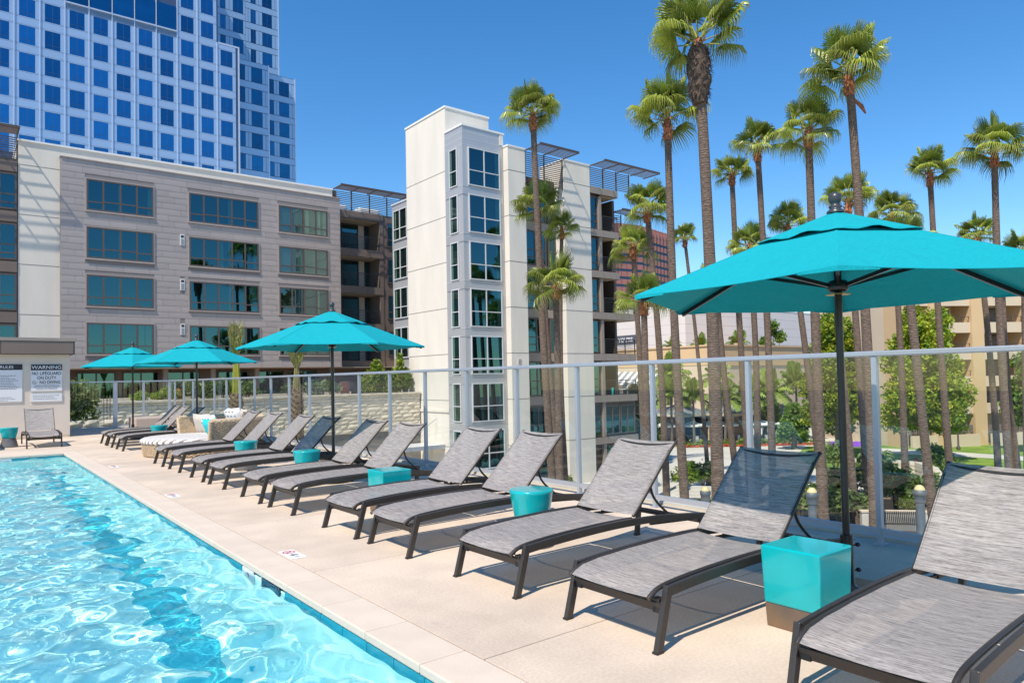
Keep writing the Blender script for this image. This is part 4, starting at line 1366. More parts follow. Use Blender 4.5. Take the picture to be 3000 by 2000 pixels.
for k in range(7):
    zt = 15.92 - FH * k
    zb = zt - 2.42
    window_unit(B, 'y', BY - 0.06, 25.18, 27.66, zb, zt, (26.41,), [(None, zb + 0.98)], 'window_frame_silver', 'window_glass', 0.065, curtain=((27.28, 27.58),))
    window_unit(B, 'x', BX - 0.06, 36.56, 37.44, zb, zt, (), [(None, zb + 0.98)], 'window_frame_silver', 'window_glass_clear', 0.06, curtain=((37.18, 37.36),))
    MB().box(BX - 0.030, 27.72, BY - 0.030, BY - 0.0004, zb - 0.60, zb - 0.10).build('spandrel_panel', 'bay_metal', B)
    MB().box(BX - 0.030, BX - 0.0004, BY - 0.001, 37.98, zb - 0.60, zb - 0.10).build('spandrel_panel', 'bay_metal', B)
    tr_ = MB(); tr_.box(BX - 0.045, 27.72, BY - 0.045, BY - 0.031, zb - 0.10, zb - 0.07); tr_.box(BX - 0.045, BX - 0.031, BY - 0.031, 37.98, zb - 0.10, zb - 0.07)
    tr_.build('sill_line', 'window_frame_silver', B)
# rear bay with white frames, seen past the tower
MB().box(26.26, 31, 43.135, 47.8, GZ, 14.70).build('rear_bay', 'bay_metal', B)
MB().box(26.2, 31, 43.14, 47.86, 14.701, 14.80).build('parapet_cap', 'window_frame_silver', B)
for k in range(6):
    zt = 14.22 - FH * k
    window_unit(B, 'x', 26.20, 44.3, 47.50, zt - 2.30, zt, (45.5, 46.52), [(None, zt - 1.45)], 'window_frame_silver', 'window_glass_clear', 0.07, curtain=((47.1, 47.3), (45.0, 45.35)))
# piers
def pier(x0, x1, y0, y1, zt):
    MB().box(x0, x1, y0, y1, GZ, zt).build('pier', 'stucco_white', B)
    MB().box(x0 - 0.04, x1 + 0.04, y0 - 0.04, y1, zt + 0.001, zt + 0.10).build('parapet_cap', 'white_paint', B)
    for k in range(-1, 6):
        zz = FH * k - 0.01
        MB().box(x0 - 0.006, x1 + 0.002, y0 - 0.008, y0 - 0.0005, zz - 0.018, zz + 0.018).build('joint', 'stucco_joint', B)
        MB().box(x0 - 0.008, x0 - 0.0005, y0, y1 - 0.01, zz - 0.018, zz + 0.018).build('joint', 'stucco_joint', B)
pier(28.02, 29.45, 35.52, 38.03, 16.38)
pier(32.88, 35.40, 35.52, 38.03, 16.32)
for zz in (2.42,):
    v_ = MB().box(28.52, 28.78, 35.49, 35.5195, zz - 0.16, zz + 0.16).build('vent', 'stucco_white', B)
    for q in range(4):
        MB().box(28.54, 28.76, 35.482, 35.4895, zz - 0.12 + 0.075 * q, zz - 0.09 + 0.075 * q).build('louvre', 'ink_grey', v_)
# recessed window strip between the piers
MB().box(29.46, 32.87, 36.5, 38.03, GZ, 15.0).build('recess_wall', 'brown_metal', B)
for k in range(-2, 5):
    z = FH * k
    window_unit(B, 'y', 36.44, 29.75, 31.95, z + 0.08, z + 2.42, (30.92,), [((0,), z + 1.12), ((0,), z + 0.62), ((1,), z + 1.12)], 'window_frame_brown', 'window_glass', 0.08, curtain=((31.45, 31.8),))
    window_unit(B, 'y', 36.44, 32.15, 32.8, z + 0.08, z + 2.42, (), [(None, z + 1.12)], 'window_frame_brown', 'window_glass', 0.08)
    MB().box(29.47, 32.86, 36.42, 36.4995, z - 0.52, z + 0.05).build('spandrel_panel', 'taupe_panel', B)
pergola(B, 29.5, 32.85, 35.5, 1.5, 16.42)
roof_screen(B, 29.5, 32.85, 35.6, 14.3, 16.35, 15)
# balcony wing
MB().box(35.41, 38.2, 37.6, 46, GZ, 14.9).build('wing_wall', 'brown_metal', B)
MB().box(35.41, 36.35, 35.86, 37.59, GZ, 14.9).build('wing_wall', 'brown_metal', B)
MB().box(36.351, 36.62, 35.62, 37.59, GZ, 14.3).build('column', 'taupe_panel', B)
MB().box(38.05, 38.25, 35.9, 37.59, -0.1, 14.3).build('end_wall', 'brown_metal', B)
for k in range(-1, 6):
    z = FH * k
    top = z if k < 5 else 14.95
    x1 = 38.28 if k > 2 else 39.9
    bot = top - 0.52
    sb = MB().box(35.42, x1, 35.55, 37.7, bot, top).build('balcony_slab', 'brown_metal', B)
    q = 35.44
    while q < x1 - 0.1:
        MB().box(q, min(q + 1.25, x1 - 0.01), 35.53, 35.5495, bot + 0.02, top - 0.02).build('fascia_panel', 'taupe_panel', sb)
        q += 1.27
    MB().box(36.65, x1 - 0.1, 35.7, 37.6, bot - 0.012, bot - 0.0006).build('soffit', 'soffit_cream', sb)
    if k < 5:
        window_unit(B, 'y', 35.80, 35.44, 36.32, z + 0.06, z + 2.4, (), [(None, z + 1.15), (None, z + 0.6)], 'window_frame_brown', 'window_glass', 0.08, curtain=((35.6, 35.8),))
        if k >= 0:
            balcony_rail(B, (36.65, 35.62), (x1 - 0.05, 35.62), z)
            if x1 > 39:
                balcony_rail(B, (39.85, 35.66), (39.85, 37.6), z)
        window_unit(B, 'y', 37.53, 36.75, 38.0, z + 0.04, z + 2.3, (37.35,), [], 'rail_dark', 'window_glass')
pergola(B, 35.45, 41.2, 35.55, 1.5, 16.40)
roof_screen(B, 35.45, 39.6, 35.62, 15.0, 16.35, 10)
pergola(B, 38.3, 41.6, 36.4, 1.3, 13.55)
roof_screen(B, 38.3, 39.6, 36.5, 11.9, 13.5, 11)
# glazed base
for x0 in (36.6, 38.0):
    window_unit(B, 'y', 35.7, x0, x0 + 1.3, -5.9, -3.55, (x0 + 0.65,), [], 'window_frame_brown', 'window_glass', 0.08)
for x0 in (36.6, 38.2):
    window_unit(B, 'y', 35.7, x0, x0 + 1.5, -2.85, -0.75, (x0 + 0.75,), [], 'window_frame_brown', 'window_glass', 0.08)
MB().box(36.4, 39.9, 35.76, 46, GZ, -0.53).build('base_wall', 'brown_metal', B)
lc = thing('balcony_lounger', 'small white lounge chair on the lowest balcony of the right wing', 'lounge chair', (39.0, 36.3, 0))
MB().bar((38.3, 36.2, 0.35), (39.2, 36.2, 0.38), 0.5, 0.07).build('seat', 'canvas_white', lc)
MB().bar((39.2, 36.2, 0.38), (39.55, 36.2, 0.8), 0.5, 0.07).build('backrest', 'canvas_white', lc)
for xx in (38.45, 39.3):
    MB().box(xx, xx + 0.04, 35.98, 36.42, 0.001, 0.33).build('leg', 'alu', lc)
bs = thing('balcony_stool', 'tiny turquoise stool on the lowest balcony of the right wing', 'stool', (37.8, 36.1, 0))
MB().lathe([(0.10, 0.001), (0.14, 0.5), (0.13, 0.51)], 12, (37.8, 36.1, 0)).build('body', 'ceramic_glaze', bs)
# entrance canopy at the tower foot
cn = thing('glass_canopy', 'pale glass entrance canopy hung from the white tower wall', 'canopy', (23.6, 40.2, -3))
MB().box(21.9, 24.855, 38.7, 41.3, -3.02, -2.90).build('glass_roof', 'window_frame_silver', cn)
MB().box(21.86, 24.86, 38.64, 38.695, -3.12, -2.86).build('edge_beam', 'alu', cn)
MB().bar((22.2, 39.6, -2.88), (24.85, 39.6, -1.2), 0.03, 0.03).build('tie_rod', 'alu', cn)
# wall lantern on the pier
ln_ = thing('wall_lantern', 'small white wall lantern low on the white pier', 'lantern', (28.9, 35.45, -3.2))
MB().box(28.83, 28.97, 35.44, 35.515, -3.30, -3.02).build('body', 'white_paint', ln_)
MB().box(28.85, 28.95, 35.40, 35.4395, -3.26, -3.08).build('lens', 'lamp_glass', ln_)

# ================================================================== stone garden wall and terrace behind it
sw = thing('stone_wall', 'long pale rough stone retaining wall below the grey block', 'wall', (16, 41.6, 0))
MB().box(3.0, 24.80, 41.62, 42.2, -2.0, 0.42).build('mortar', 'stone_gap', sw)
MB().box(2.9, 24.80, 41.45, 42.25, 0.421, 0.53).build('wall_cap', 'stone', sw)
MB().box(3.0, 24.80, 41.7, 42.2, GZ, -2.001).build('footing', 'grey_wall', sw)
svar = []
for q in range(5):
    b = MB(); v = []
    for i in range(4):
        for j in range(3):
            u, t_ = i / 3, j / 2
            edge = (i in (0, 3)) or (j in (0, 2))
            v.append((u + (0 if i in (0, 3) else random.uniform(-.08, .08)), -(0.02 if edge else random.uniform(0.05, 0.12)), t_ + (0 if j in (0, 2) else random.uniform(-.15, .15))))
    f = [(j * 0 + i * 3 + j, (i + 1) * 3 + j, (i + 1) * 3 + j + 1, i * 3 + j + 1) for i in range(3) for j in range(2)]
    b.add(v, f)
    b.add([(0, 0, 0), (1, 0, 0), (1, -0.02, 0), (0, -0.02, 0), (0, 0, 1), (1, 0, 1), (1, -0.02, 1), (0, -0.02, 1)], [(0, 1, 2, 3), (7, 6, 5, 4), (0, 3, 7, 4), (2, 1, 5, 6)])
    svar.append(b.mesh('stone', 'stone'))
z = -1.98; j = 0; nst = 0
small = MB()
while z < 0.40:
    h = random.choice((0.19, 0.22, 0.25, 0.30)); h = min(h, 0.42 - z)
    x = 3.0 + random.uniform(-0.4, 0)
    while x < 24.78:
        w = random.uniform(0.45, 1.15); x1 = min(x + w, 24.79); x0 = max(x, 3.0)
        if x1 - x0 > 0.1 and h > 0.06:
            if nst < 300:
                piece(random.choice(svar), 'stone', sw, (x0 + 0.008, 41.62 - random.uniform(0, 0.04), z + 0.008), (x1 - x0 - 0.016, random.uniform(0.35, 0.8), h - 0.016)); nst += 1
            else:
                small.box(x0 + 0.008, x1 - 0.008, 41.55, 41.619, z + 0.008, z + h - 0.008)
        x = x1 if x1 > x else x + w
    z += h
if small.v:
    stuff(small.build('stone_fill', 'stone', sw))
struct(MB().box(-12, 24.79, 42.21, 52.39, GZ, 0.30).build('terrace', 'soil'))
lw = thing('stone_wall', 'low pale stone planter wall at the back of the terrace', 'wall', (12, 46.5, 0.3))
for i in range(9):
    MB().box(5.0 + 1.9 * i, 6.87 + 1.9 * i, 46.5, 46.9, 0.301, 0.62).build('stone', 'stone', lw)
# darker return wall and hedge behind the gate
rw = thing('stone_wall', 'shaded stone wall under the dense hedge behind the gate', 'wall', (3.3, 30, 0))
z = -3.0
while z < -0.02:
    h = 0.26; x = 2.2
    while x < 5.2:
        w = random.uniform(0.4, 0.9)
        piece(random.choice(svar), 'stone', rw, (x + 0.008, 30.0 - random.uniform(0, 0.05), z + 0.008), (min(w, 5.25 - x) - 0.016, 1, h - 0.016)); x += w
    z += h
MB().box(2.2, 5.25, 30.0, 30.6, GZ, 0.03).build('mortar', 'stone_gap', rw)

# ================================================================== glass office tower
T = thing('office_tower', 'tall pale blue glass office tower with stepped right side', 'building', (20, 120, GZ))
MB().box(-30, 31.1, 110.06, 150, GZ, 78).build('main_block', 'tower_gap', T)
MB().box(31.1, 34.2, 110.06, 150, GZ, 53.0).build('step_block', 'tower_gap', T)
MB().box(34.2, 40.9, 116.06, 150, GZ, 54.3).build('step_block', 'tower_gap', T)
MB().box(40.9, 47.75, 122.06, 150, GZ, 55.75).build('step_block', 'tower_gap', T)
MB().box(31.11, 47.05, 128.06, 150, GZ, 80).build('rear_block', 'tower_gap', T)
def tower_window(w, h, mats):
    b = MB()
    b.box(0, w, -0.05, 0.0, 0, h, 0)
    for x0, x1, z0, z1 in ((w / 2 - 0.02, w / 2 + 0.02, 0, h), (0, w, 0.46, 0.50)):
        b.box(x0, x1, -0.07, -0.0505, z0, z1, 1)
    return b.mesh('window', mats)
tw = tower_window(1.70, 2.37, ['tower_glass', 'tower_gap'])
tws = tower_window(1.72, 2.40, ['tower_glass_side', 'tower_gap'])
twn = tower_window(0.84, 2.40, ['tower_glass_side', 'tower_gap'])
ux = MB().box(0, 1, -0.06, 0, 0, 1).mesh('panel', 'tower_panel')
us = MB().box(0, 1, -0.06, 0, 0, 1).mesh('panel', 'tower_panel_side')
PITCH, RP = 2.797, 3.62
FY = 110.06
for n in range(-1, 10):
    wx = 6.32 + PITCH * n
    f0 = wx - 0.55; f1 = f0 + PITCH
    for j in range(-3, 5):
        zt = 48.52 - RP * j
        if n == 9 and j < -1:
            continue
        if j == -3 and 2 <= n <= 6:
            continue
        if j == -2 and 2 <= n <= 6:
            MB().box(f0 + 0.15, f1 - 0.15, FY - 0.12, FY - 0.0005, zt - 2.55, zt + 1.0).build('plant_window', 'tower_glass_side', T)
            MB().box(f0 + 0.12, f1 - 0.12, FY - 0.25, FY - 0.121, zt - 2.75, zt - 2.56).build('plant_sill', 'tower_fin', T)
            piece(ux, 'panel', T, (f0 + 0.02, FY, zt - 3.6), (PITCH - 0.04, 1, 0.8))
            continue
        piece(tw, 'window', T, (wx, FY - 0.01, zt - 2.37))
        piece(ux, 'panel', T, (f0 + 0.05, FY, zt - 2.37), (0.48, 1, 2.37))
        piece(ux, 'panel', T, (wx + 1.72, FY, zt - 2.37), (0.48, 1, 2.37))
        hh = RP - 2.37
        if n == 9 and j == -1:
            hh = 0.95
        piece(ux, 'panel', T, (f0 + 0.05, FY, zt + 0.17), (PITCH - 0.10, 1, hh - 0.34))
        piece(ux, 'panel', T, (f0 + 0.05, FY, zt + 0.03), (PITCH - 0.10, 1, 0.11))
        piece(ux, 'panel', T, (f0 + 0.05, FY, zt + hh - 0.14), (PITCH - 0.10, 1, 0.11))
    MB().box(f0 - 0.07, f0 + 0.045, FY - 0.16, FY - 0.0002, 28, 53.1 if n == 9 else 60).build('fin', 'tower_fin', T)
MB().box(34.05, 34.25, FY - 0.12, FY + 3, 28, 53.15).build('fin', 'tower_fin', T)
MB().box(31.15, 34.25, FY - 0.08, FY + 0.5, 53.02, 53.25).build('parapet_cap', 'tower_fin', T)
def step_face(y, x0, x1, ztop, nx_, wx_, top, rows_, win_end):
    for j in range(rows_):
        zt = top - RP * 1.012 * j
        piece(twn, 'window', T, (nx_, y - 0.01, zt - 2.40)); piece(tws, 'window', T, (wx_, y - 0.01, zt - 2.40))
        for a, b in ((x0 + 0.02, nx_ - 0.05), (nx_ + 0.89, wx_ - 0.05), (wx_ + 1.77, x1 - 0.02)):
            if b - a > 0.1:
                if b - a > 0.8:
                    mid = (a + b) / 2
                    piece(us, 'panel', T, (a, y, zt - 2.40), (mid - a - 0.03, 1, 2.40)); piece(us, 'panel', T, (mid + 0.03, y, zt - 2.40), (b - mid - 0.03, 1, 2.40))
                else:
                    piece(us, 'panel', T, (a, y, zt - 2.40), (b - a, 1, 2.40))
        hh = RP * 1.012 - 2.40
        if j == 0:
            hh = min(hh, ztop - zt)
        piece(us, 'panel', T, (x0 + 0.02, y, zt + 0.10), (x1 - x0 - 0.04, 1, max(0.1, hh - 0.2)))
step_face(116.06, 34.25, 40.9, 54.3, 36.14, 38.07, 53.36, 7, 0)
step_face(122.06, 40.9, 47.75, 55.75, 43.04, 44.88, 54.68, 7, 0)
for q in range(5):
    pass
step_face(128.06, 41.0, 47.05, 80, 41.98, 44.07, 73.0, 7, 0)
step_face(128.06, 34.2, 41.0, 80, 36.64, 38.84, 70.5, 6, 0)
for xx, yy_, z1 in ((40.9, 116.0, 54.35), (47.75, 122.0, 55.8), (47.05, 128.0, 80)):
    MB().box(xx - 0.12, xx + 0.06, yy_ - 0.05, yy_ + 3, 28, z1).build('fin', 'tower_fin', T)

# ================================================================== red granite office block, far off
RB = thing('office_block', 'distant red granite office block with saw-tooth window columns', 'building', (219, 207, GZ))
ux_ = Vector((0.987, -0.16, 0)).normalized(); nn_ = Vector((-0.16, -0.987, 0)).normalized()
ang = math.atan2(ux_.y, ux_.x)
rp_ = MB().box(0.12, 2.75, -0.15, 0.0, 0, 2.15).mesh('stone_panel', 'red_stone')
wp_ = MB().box(0.12, 2.75, -0.02, 0.03, 0, 1.16).mesh('window', 'navy_glass')
P0 = Vector((212.0, 208.3, 0))
for c in range(17):
    off = -1.0 * (c % 1) + 1.15 * max(0, c - 7)
    p = P0 + ux_ * (2.95 * c) - nn_ * off
    b = MB()
    q = [p, p + ux_ * 2.95, p + ux_ * 2.95 - nn_ * 14, p - nn_ * 14]
    zt = 66.2 - 0.0 * c
    b.add([(v.x, v.y, GZ) for v in q] + [(v.x, v.y, zt) for v in q], [(3, 2, 1, 0), (4, 5, 6, 7), (0, 1, 5, 4), (1, 2, 6, 5), (2, 3, 7, 6), (3, 0, 4, 7)])
    b.build('bay', 'navy_glass' if c % 2 else 'navy_glass', RB)
    for j in range(15):
        z0 = zt - 2.2 - 3.35 * j
        hs = 1.55 if j == 0 else 1.0
        piece(rp_, 'stone_panel', RB, (p.x, p.y, z0 - (1.1 if j == 0 else 0)), (1, 1, hs), (0, 0, ang))
        if z0 < 14:
            break
    tp = MB().box(-0.05, 2.9, -0.2, 3, 0, 0.5).mesh('cornice', 'red_stone')
    piece(tp, 'cornice', RB, (p.x, p.y, zt + 0.02), (1, 1, 1), (0, 0, ang))

# ================================================================== shopping centre wall with sign
ML = thing('shopping_centre', 'large pale pink panelled shopping centre wall behind the palms', 'building', (110, 90, GZ))
MB().box(94.06, 150, 73.06, 120, GZ, 12.85).build('wall', 'stucco_joint', ML)
MB().box(93.95, 150.1, 72.95, 120.1, 12.851, 13.05).build('parapet_cap', 'white_paint', ML)
px_ = MB().box(-0.06, 0, 0, 1, 0, 1).mesh('wall_panel', 'pink_wall'); py_ = MB().box(0, 1, -0.06, 0, 0, 1).mesh('wall_panel', 'pink_wall')
for j in range(12):
    z0 = GZ + 1.57 * j
    for i in range(5):
        piece(px_, 'wall_panel', ML, (94.06, 73.02 + 9.3 * i, z0 + 0.02), (1, 9.27, 1.54))
        piece(py_, 'wall_panel', ML, (94.02 + 11.0 * i, 73.06, z0 + 0.02), (10.97, 1, 1.54))
sg = thing('shop_sign', 'dark shop sign band reading YOU\'RE on the pink wall', 'sign', (93.9, 85, 7.8))
MB().box(93.86, 93.98, 83.0, 90.5, 7.05, 8.55).build('board', 'sign_dark', sg)
lettering("YOU'RE", 1.05, sg, (93.84, 86.1, 7.70), (rad(90), 0, rad(-90)), 'ink_white', bold=0.02, sx=0.95)

# ================================================================== tan restaurant building
TB = thing('restaurant_building', 'low tan stucco building with cream band behind the cafe umbrellas', 'building', (80, 60, GZ))
MB().box(75, 110, 53.6, 72, 2.5, 4.9).build('upper_wall', 'tan_stucco', TB)
MB().box(74.85, 110, 53.45, 72.1, 4.901, 5.1).build('parapet_cap', 'tan_stucco', TB)
MB().box(75.06, 110, 53.66, 72, GZ, 2.499).build('lower_wall', 'cream_stucco', TB)
MB().box(74.94, 110, 53.54, 53.66, 2.40, 2.52).build('band', 'tan_stucco', TB)
for x0 in (80.5, 85.4, 90.2):
    window_unit(TB, 'y', 53.60, x0, x0 + 3.2, -0.2, 1.15, (x0 + 1.6,), [], 'window_frame_brown', 'navy_glass', 0.12)
for x0 in (77.0, 83.0, 89.0):
    window_unit(TB, 'y', 53.60, x0, x0 + 4.2, GZ + 0.1, -2.9, (x0 + 1.4, x0 + 2.8), [], 'window_frame_brown', 'navy_glass', 0.12)
# striped awning
aw = thing('striped_awning', 'white and grey striped sloping awning roof on the tan building', 'awning', (73, 66, 1))
for i in range(14):
    MB().add  # (kept simple: one strip per stripe)
    s_ = MB(); y0 = 62.0 + 0.6 * i
    s_.add([(74.95, y0, 1.9), (74.95, y0 + 0.56, 1.9), (72.6, y0 + 0.56, 0.1), (72.6, y0, 0.1), (74.95, y0, 1.84), (74.95, y0 + 0.56, 1.84), (72.6, y0 + 0.56, 0.04), (72.6, y0, 0.04)], [(3, 2, 1, 0), (4, 5, 6, 7), (0, 1, 5, 4), (2, 3, 7, 6)])
    s_.build('stripe', 'canvas_white' if i % 2 else 'roof_metal', aw)
# cafe pavilions, umbrellas and railing
def pavilion(x, y, s, lab):
    e = thing('cafe_pavilion', lab, 'pavilion', (x, y, GZ), 'metal roofed cafe pavilions')
    b = MB(); z0, z1 = -2.98, -1.85
    cs = [(x - s, y - s), (x + s, y - s), (x + s, y + s), (x - s, y + s)]
    rf_ = MB()
    rf_.add([(p[0], p[1], z0) for p in cs] + [(x, y, z1)], [(0, 1, 4), (1, 2, 4), (2, 3, 4), (3, 0, 4), (3, 2, 1, 0)])
    ro = rf_.build('roof', 'roof_metal', e)
    for i in range(4):
        a, b_ = Vector(cs[i]), Vector(cs[(i + 1) % 4])
        for k in range(1, 8):
            t_ = k / 8; q = a.lerp(b_, t_); d = 1 - abs(2 * t_ - 1)
            top = q.lerp(Vector((x, y)), d)
            MB().bar((q.x, q.y, z0 + 0.03), (top.x, top.y, z0 + (z1 - z0) * d + 0.03), 0.06, 0.06).build('standing_seam', 'bollard_grey', ro)
    MB().box(x - s, x + s, y - s, y + s, z0 - 0.28, z0 - 0.001).build('eave_band', 'soffit_cream', e)
    for sx in (-1, 1):
        for sy in (-1, 1):
            MB().box(x + sx * (s - 0.3) - 0.12, x + sx * (s - 0.3) + 0.12, y + sy * (s - 0.3) - 0.12, y + sy * (s - 0.3) + 0.12, GZ, z0 - 0.281).build('post', 'cream_stucco', e)
    MB().box(x - s + 0.6, x + s - 0.6, y - s + 0.8, y + s - 0.4, GZ, z0 - 0.29).build('glazed_room', 'navy_glass', e)
pavilion(64.2, 51.0, 2.6, 'grey metal hip roofed cafe pavilion, left one behind the thick palm trunk')
pavilion(68.4, 47.7, 2.6, 'grey metal hip roofed cafe pavilion, right one behind the fence post')
cu_b = None
for i, (x, y, lab) in enumerate(((59.3, 49.0, 'white cafe umbrella farthest left below the pavilions'), (61.6, 47.2, 'white cafe umbrella below the left pavilion, second from left'),
                                 (62.9, 46.1, 'white cafe umbrella beside the thickest palm trunk'), (64.5, 45.0, 'white cafe umbrella below the right pavilion'),
                                 (67.4, 42.6, 'white cafe umbrella just right of the tall fence post'), (69.5, 40.9, 'white cafe umbrella farthest right, near the leafy tree'))):
    e = thing('cafe_umbrella', lab, 'umbrella', (x, y, GZ), 'white cafe umbrellas by the pavilions')
    b = MB(); n = 8; v = [(x, y, -3.62)] + [(x + 1.3 * math.cos(6.283 * k / n + 0.3 * i), y + 1.3 * math.sin(6.283 * k / n + 0.3 * i), -4.02) for k in range(n)] + [(x + 1.28 * math.cos(6.283 * k / n + 0.3 * i), y + 1.28 * math.sin(6.283 * k / n + 0.3 * i), -4.16) for k in range(n)]
    b.add(v, [(0, 1 + k, 1 + (k + 1) % n) for k in range(n)] + [(1 + k, 1 + n + k, 1 + n + (k + 1) % n, 1 + (k + 1) % n) for k in range(n)])
    b.build('canopy', 'canvas_white', e)
    MB().tube([(x, y, GZ), (x, y, -3.65)], 0.03, 6).build('pole', 'pole_black', e)
for i, (x, y) in enumerate(((59.6, 47.2), (61.0, 46.0), (63.1, 44.6), (64.6, 43.4), (66.5, 41.4), (68.2, 40.2))):
    e = thing('cafe_chair', ('pale metal cafe chair at the railing, counted ' + ('first', 'second', 'third', 'fourth', 'fifth', 'sixth')[i] + ' from the left'), 'chair', (x, y, GZ), 'pale cafe chairs behind the black railing')
    MB().box(x - 0.22, x + 0.22, y - 0.22, y + 0.22, GZ + 0.42, GZ + 0.46).build('seat', 'canvas_white', e)
    MB().box(x - 0.22, x + 0.22, y + 0.19, y + 0.23, GZ + 0.5, GZ + 0.9).build('backrest', 'canvas_white', e)
    for sx in (-0.2, 0.2):
        for sy in (-0.2, 0.2):
            MB().box(x + sx - 0.015, x + sx + 0.015, y + sy - 0.015, y + sy + 0.015, GZ, GZ + 0.42).build('leg', 'canvas_white', e)
rl = thing('cafe_railing', 'black metal railing along the cafe planting strip', 'railing', (63, 42, GZ))
a, b_ = Vector((57.5, 47.0, 0)), Vector((68.6, 38.6, 0))
rb = MB()
for zz in (0.15, 0.6, 1.05):
    rb.bar((a.x, a.y, GZ + zz), (b_.x, b_.y, GZ + zz), 0.04, 0.04)
rb.build('rail', 'rail_dark', rl)
bb = MB()
for i in range(110):
    q = a.lerp(b_, i / 109)
    bb.box(q.x - 0.01, q.x + 0.01, q.y - 0.01, q.y + 0.01, GZ + 0.1, GZ + 1.05)
stuff(bb.build('balusters', 'rail_dark', rl))

# ================================================================== hotel at the right
HT = thing('hotel', 'tan and cream hotel wing with stacked balconies beyond the lawn', 'building', (76.5, 26.3, GZ))
def hb(name, u0, u1, v0, v1, z0, z1, mat, parent=None, nobuild=False):
    """box in the hotel frame: u along the front, v = depth away from the viewer"""
    b = MB(); U = Vector((0.866, -0.5, 0)); V = Vector((0.5, 0.866, 0)); o_ = Vector((76.5, 26.3, 0))
    pts = []
    for zz in (z0, z1):
        for u, v in ((u0, v0), (u1, v0), (u1, v1), (u0, v1)):
            q = o_ + U * u + V * v; pts.append((q.x, q.y, zz))
    b.add(pts, [(0, 3, 2, 1), (4, 5, 6, 7), (0, 1, 5, 4), (1, 2, 6, 5), (2, 3, 7, 6), (3, 0, 4, 7)])
    return b.build(name, mat, parent if parent is not None else HT)
hb('rear_wall', -6.9, 14, 2.2, 14, GZ, 9.6, 'cream_stucco')
hb('roof_band', -7.0, 14.2, -0.3, 14, 9.601, 10.1, 'tan_stucco')
cols = [(-6.9, -6.6), (-3.9, -2.7), (0.55, 1.85), (6.3, 7.5), (11.6, 12.8)]
for u0, u1 in cols:
    hb('column', u0, u1, -0.35, 2.19, GZ, 9.6, 'tan_stucco')
for i in range(len(cols) - 1):
    u0, u1 = cols[i][1], cols[i + 1][0]
    for k in range(-1, 5):
        z = 0.2 + 2.6 * k
        sl_ = hb('balcony_front', u0 + 0.01, u1 - 0.01, -0.15, 0.05, z - 0.55, z + 0.45, 'cream_stucco')
        hb('balcony_floor', u0 + 0.01, u1 - 0.01, 0.051, 2.19, z - 0.3, z - 0.05, 'cream_stucco', sl_)
        wd_ = hb('sliding_door', u0 + 0.7, u1 - 0.35, 2.10, 2.19, z, z + 2.0, 'interior_dark')
        hb('pane', u0 + 0.78, (u0 + u1) / 2 + 0.1, 2.07, 2.099, z + 0.08, z + 1.92, 'navy_glass', wd_)
        hb('drape', (u0 + u1) / 2 + 0.2, u1 - 0.42, 2.07, 2.099, z + 0.08, z + 1.92, 'ceramic_grey', wd_)
        rb = MB()
        hb('railing', u0 + 0.02, u1 - 0.02, -0.08, -0.04, z + 0.98, z + 1.02, 'rail_dark')
        for q in range(5):
            uu = u0 + 0.1 + (u1 - u0 - 0.2) * q / 4
            hb('rail_post', uu - 0.015, uu + 0.015, -0.075, -0.045, z + 0.451, z + 0.98, 'rail_dark')
hw = thing('garden_wall', 'cream garden wall along the hotel ground floor', 'wall', (76, 25.8, GZ))
for i in range(len(cols) - 1):
    hb('wall_section', cols[i][1] + 0.02, cols[i + 1][0] - 0.02, -0.9, -0.6, GZ, GZ + 1.15, 'cream_stucco', hw)
    for q in range(int((cols[i + 1][0] - cols[i][1]) / 0.5)):
        hb('fence_board', cols[i][1] + 0.1 + 0.5 * q, cols[i][1] + 0.5 + 0.5 * q, -0.3, -0.25, GZ + 1.2, GZ + 2.0, 'bark', hw)

# ================================================================== lawn, paths and street furniture below the deck
def sheet(name, pts, z, mat):
    b = MB(); b.add([(x, y, z) for x, y in pts], [tuple(range(len(pts)))])
    o_ = b.build(name, mat)
    if o_.data.polygons[0].normal.z < 0:
        o_.data.flip_normals()
    return struct(o_)
sheet('lawn', [(50.6, 27.5), (52.7, 23.3), (51.5, 17), (53, 8), (60, 0), (96, 2), (84, 22), (74, 33), (66, 37.0), (58.0, 33.5)], GZ + 0.022, 'lawn')
sheet('garden_path', [(64.6, 30.5), (68.8, 31.8), (69.6, 25), (69.4, 10), (70, 2), (66.5, 2), (66.3, 12), (66.4, 22)], GZ + 0.03, 'paving')
sheet('planting_bed', [(57.2, 45.6), (58.2, 46.9), (68.9, 38.6), (68.2, 37.2)], GZ + 0.016, 'soil')
sheet('planting_bed', [(31.0, 13.9), (36.5, 13.4), (44, 14.8), (46, 20), (40, 22.5), (34, 20)], GZ + 0.014, 'soil')
sheet('planting_bed', [(20.5, 23), (27, 20.5), (28.5, 28.0), (24, 30.5)], GZ + 0.014, 'soil')
sheet('road_joint', [(40, 36.0), (40.2, 36.2), (52, 27.6), (51.8, 27.4)], GZ + 0.010, 'concrete')  # thin straight strip of concrete laid across the plaza paving
pu = MB(); pu.add([(66.9, 34.6, -5.95), (69.6, 32.4, -5.95), (70.2, 33.4, -5.55), (67.6, 35.6, -5.55), (66.9, 34.6, -5.99), (69.6, 32.4, -5.99), (70.2, 33.4, -5.99), (67.6, 35.6, -5.99)], [(0, 1, 2, 3), (4, 7, 6, 5), (0, 4, 5, 1), (1, 5, 6, 2), (2, 6, 7, 3), (3, 7, 4, 0)])
tag(pu.build('ramp_panel', 'purple'), 'flat purple sloping panel beside the lawn path', 'panel')
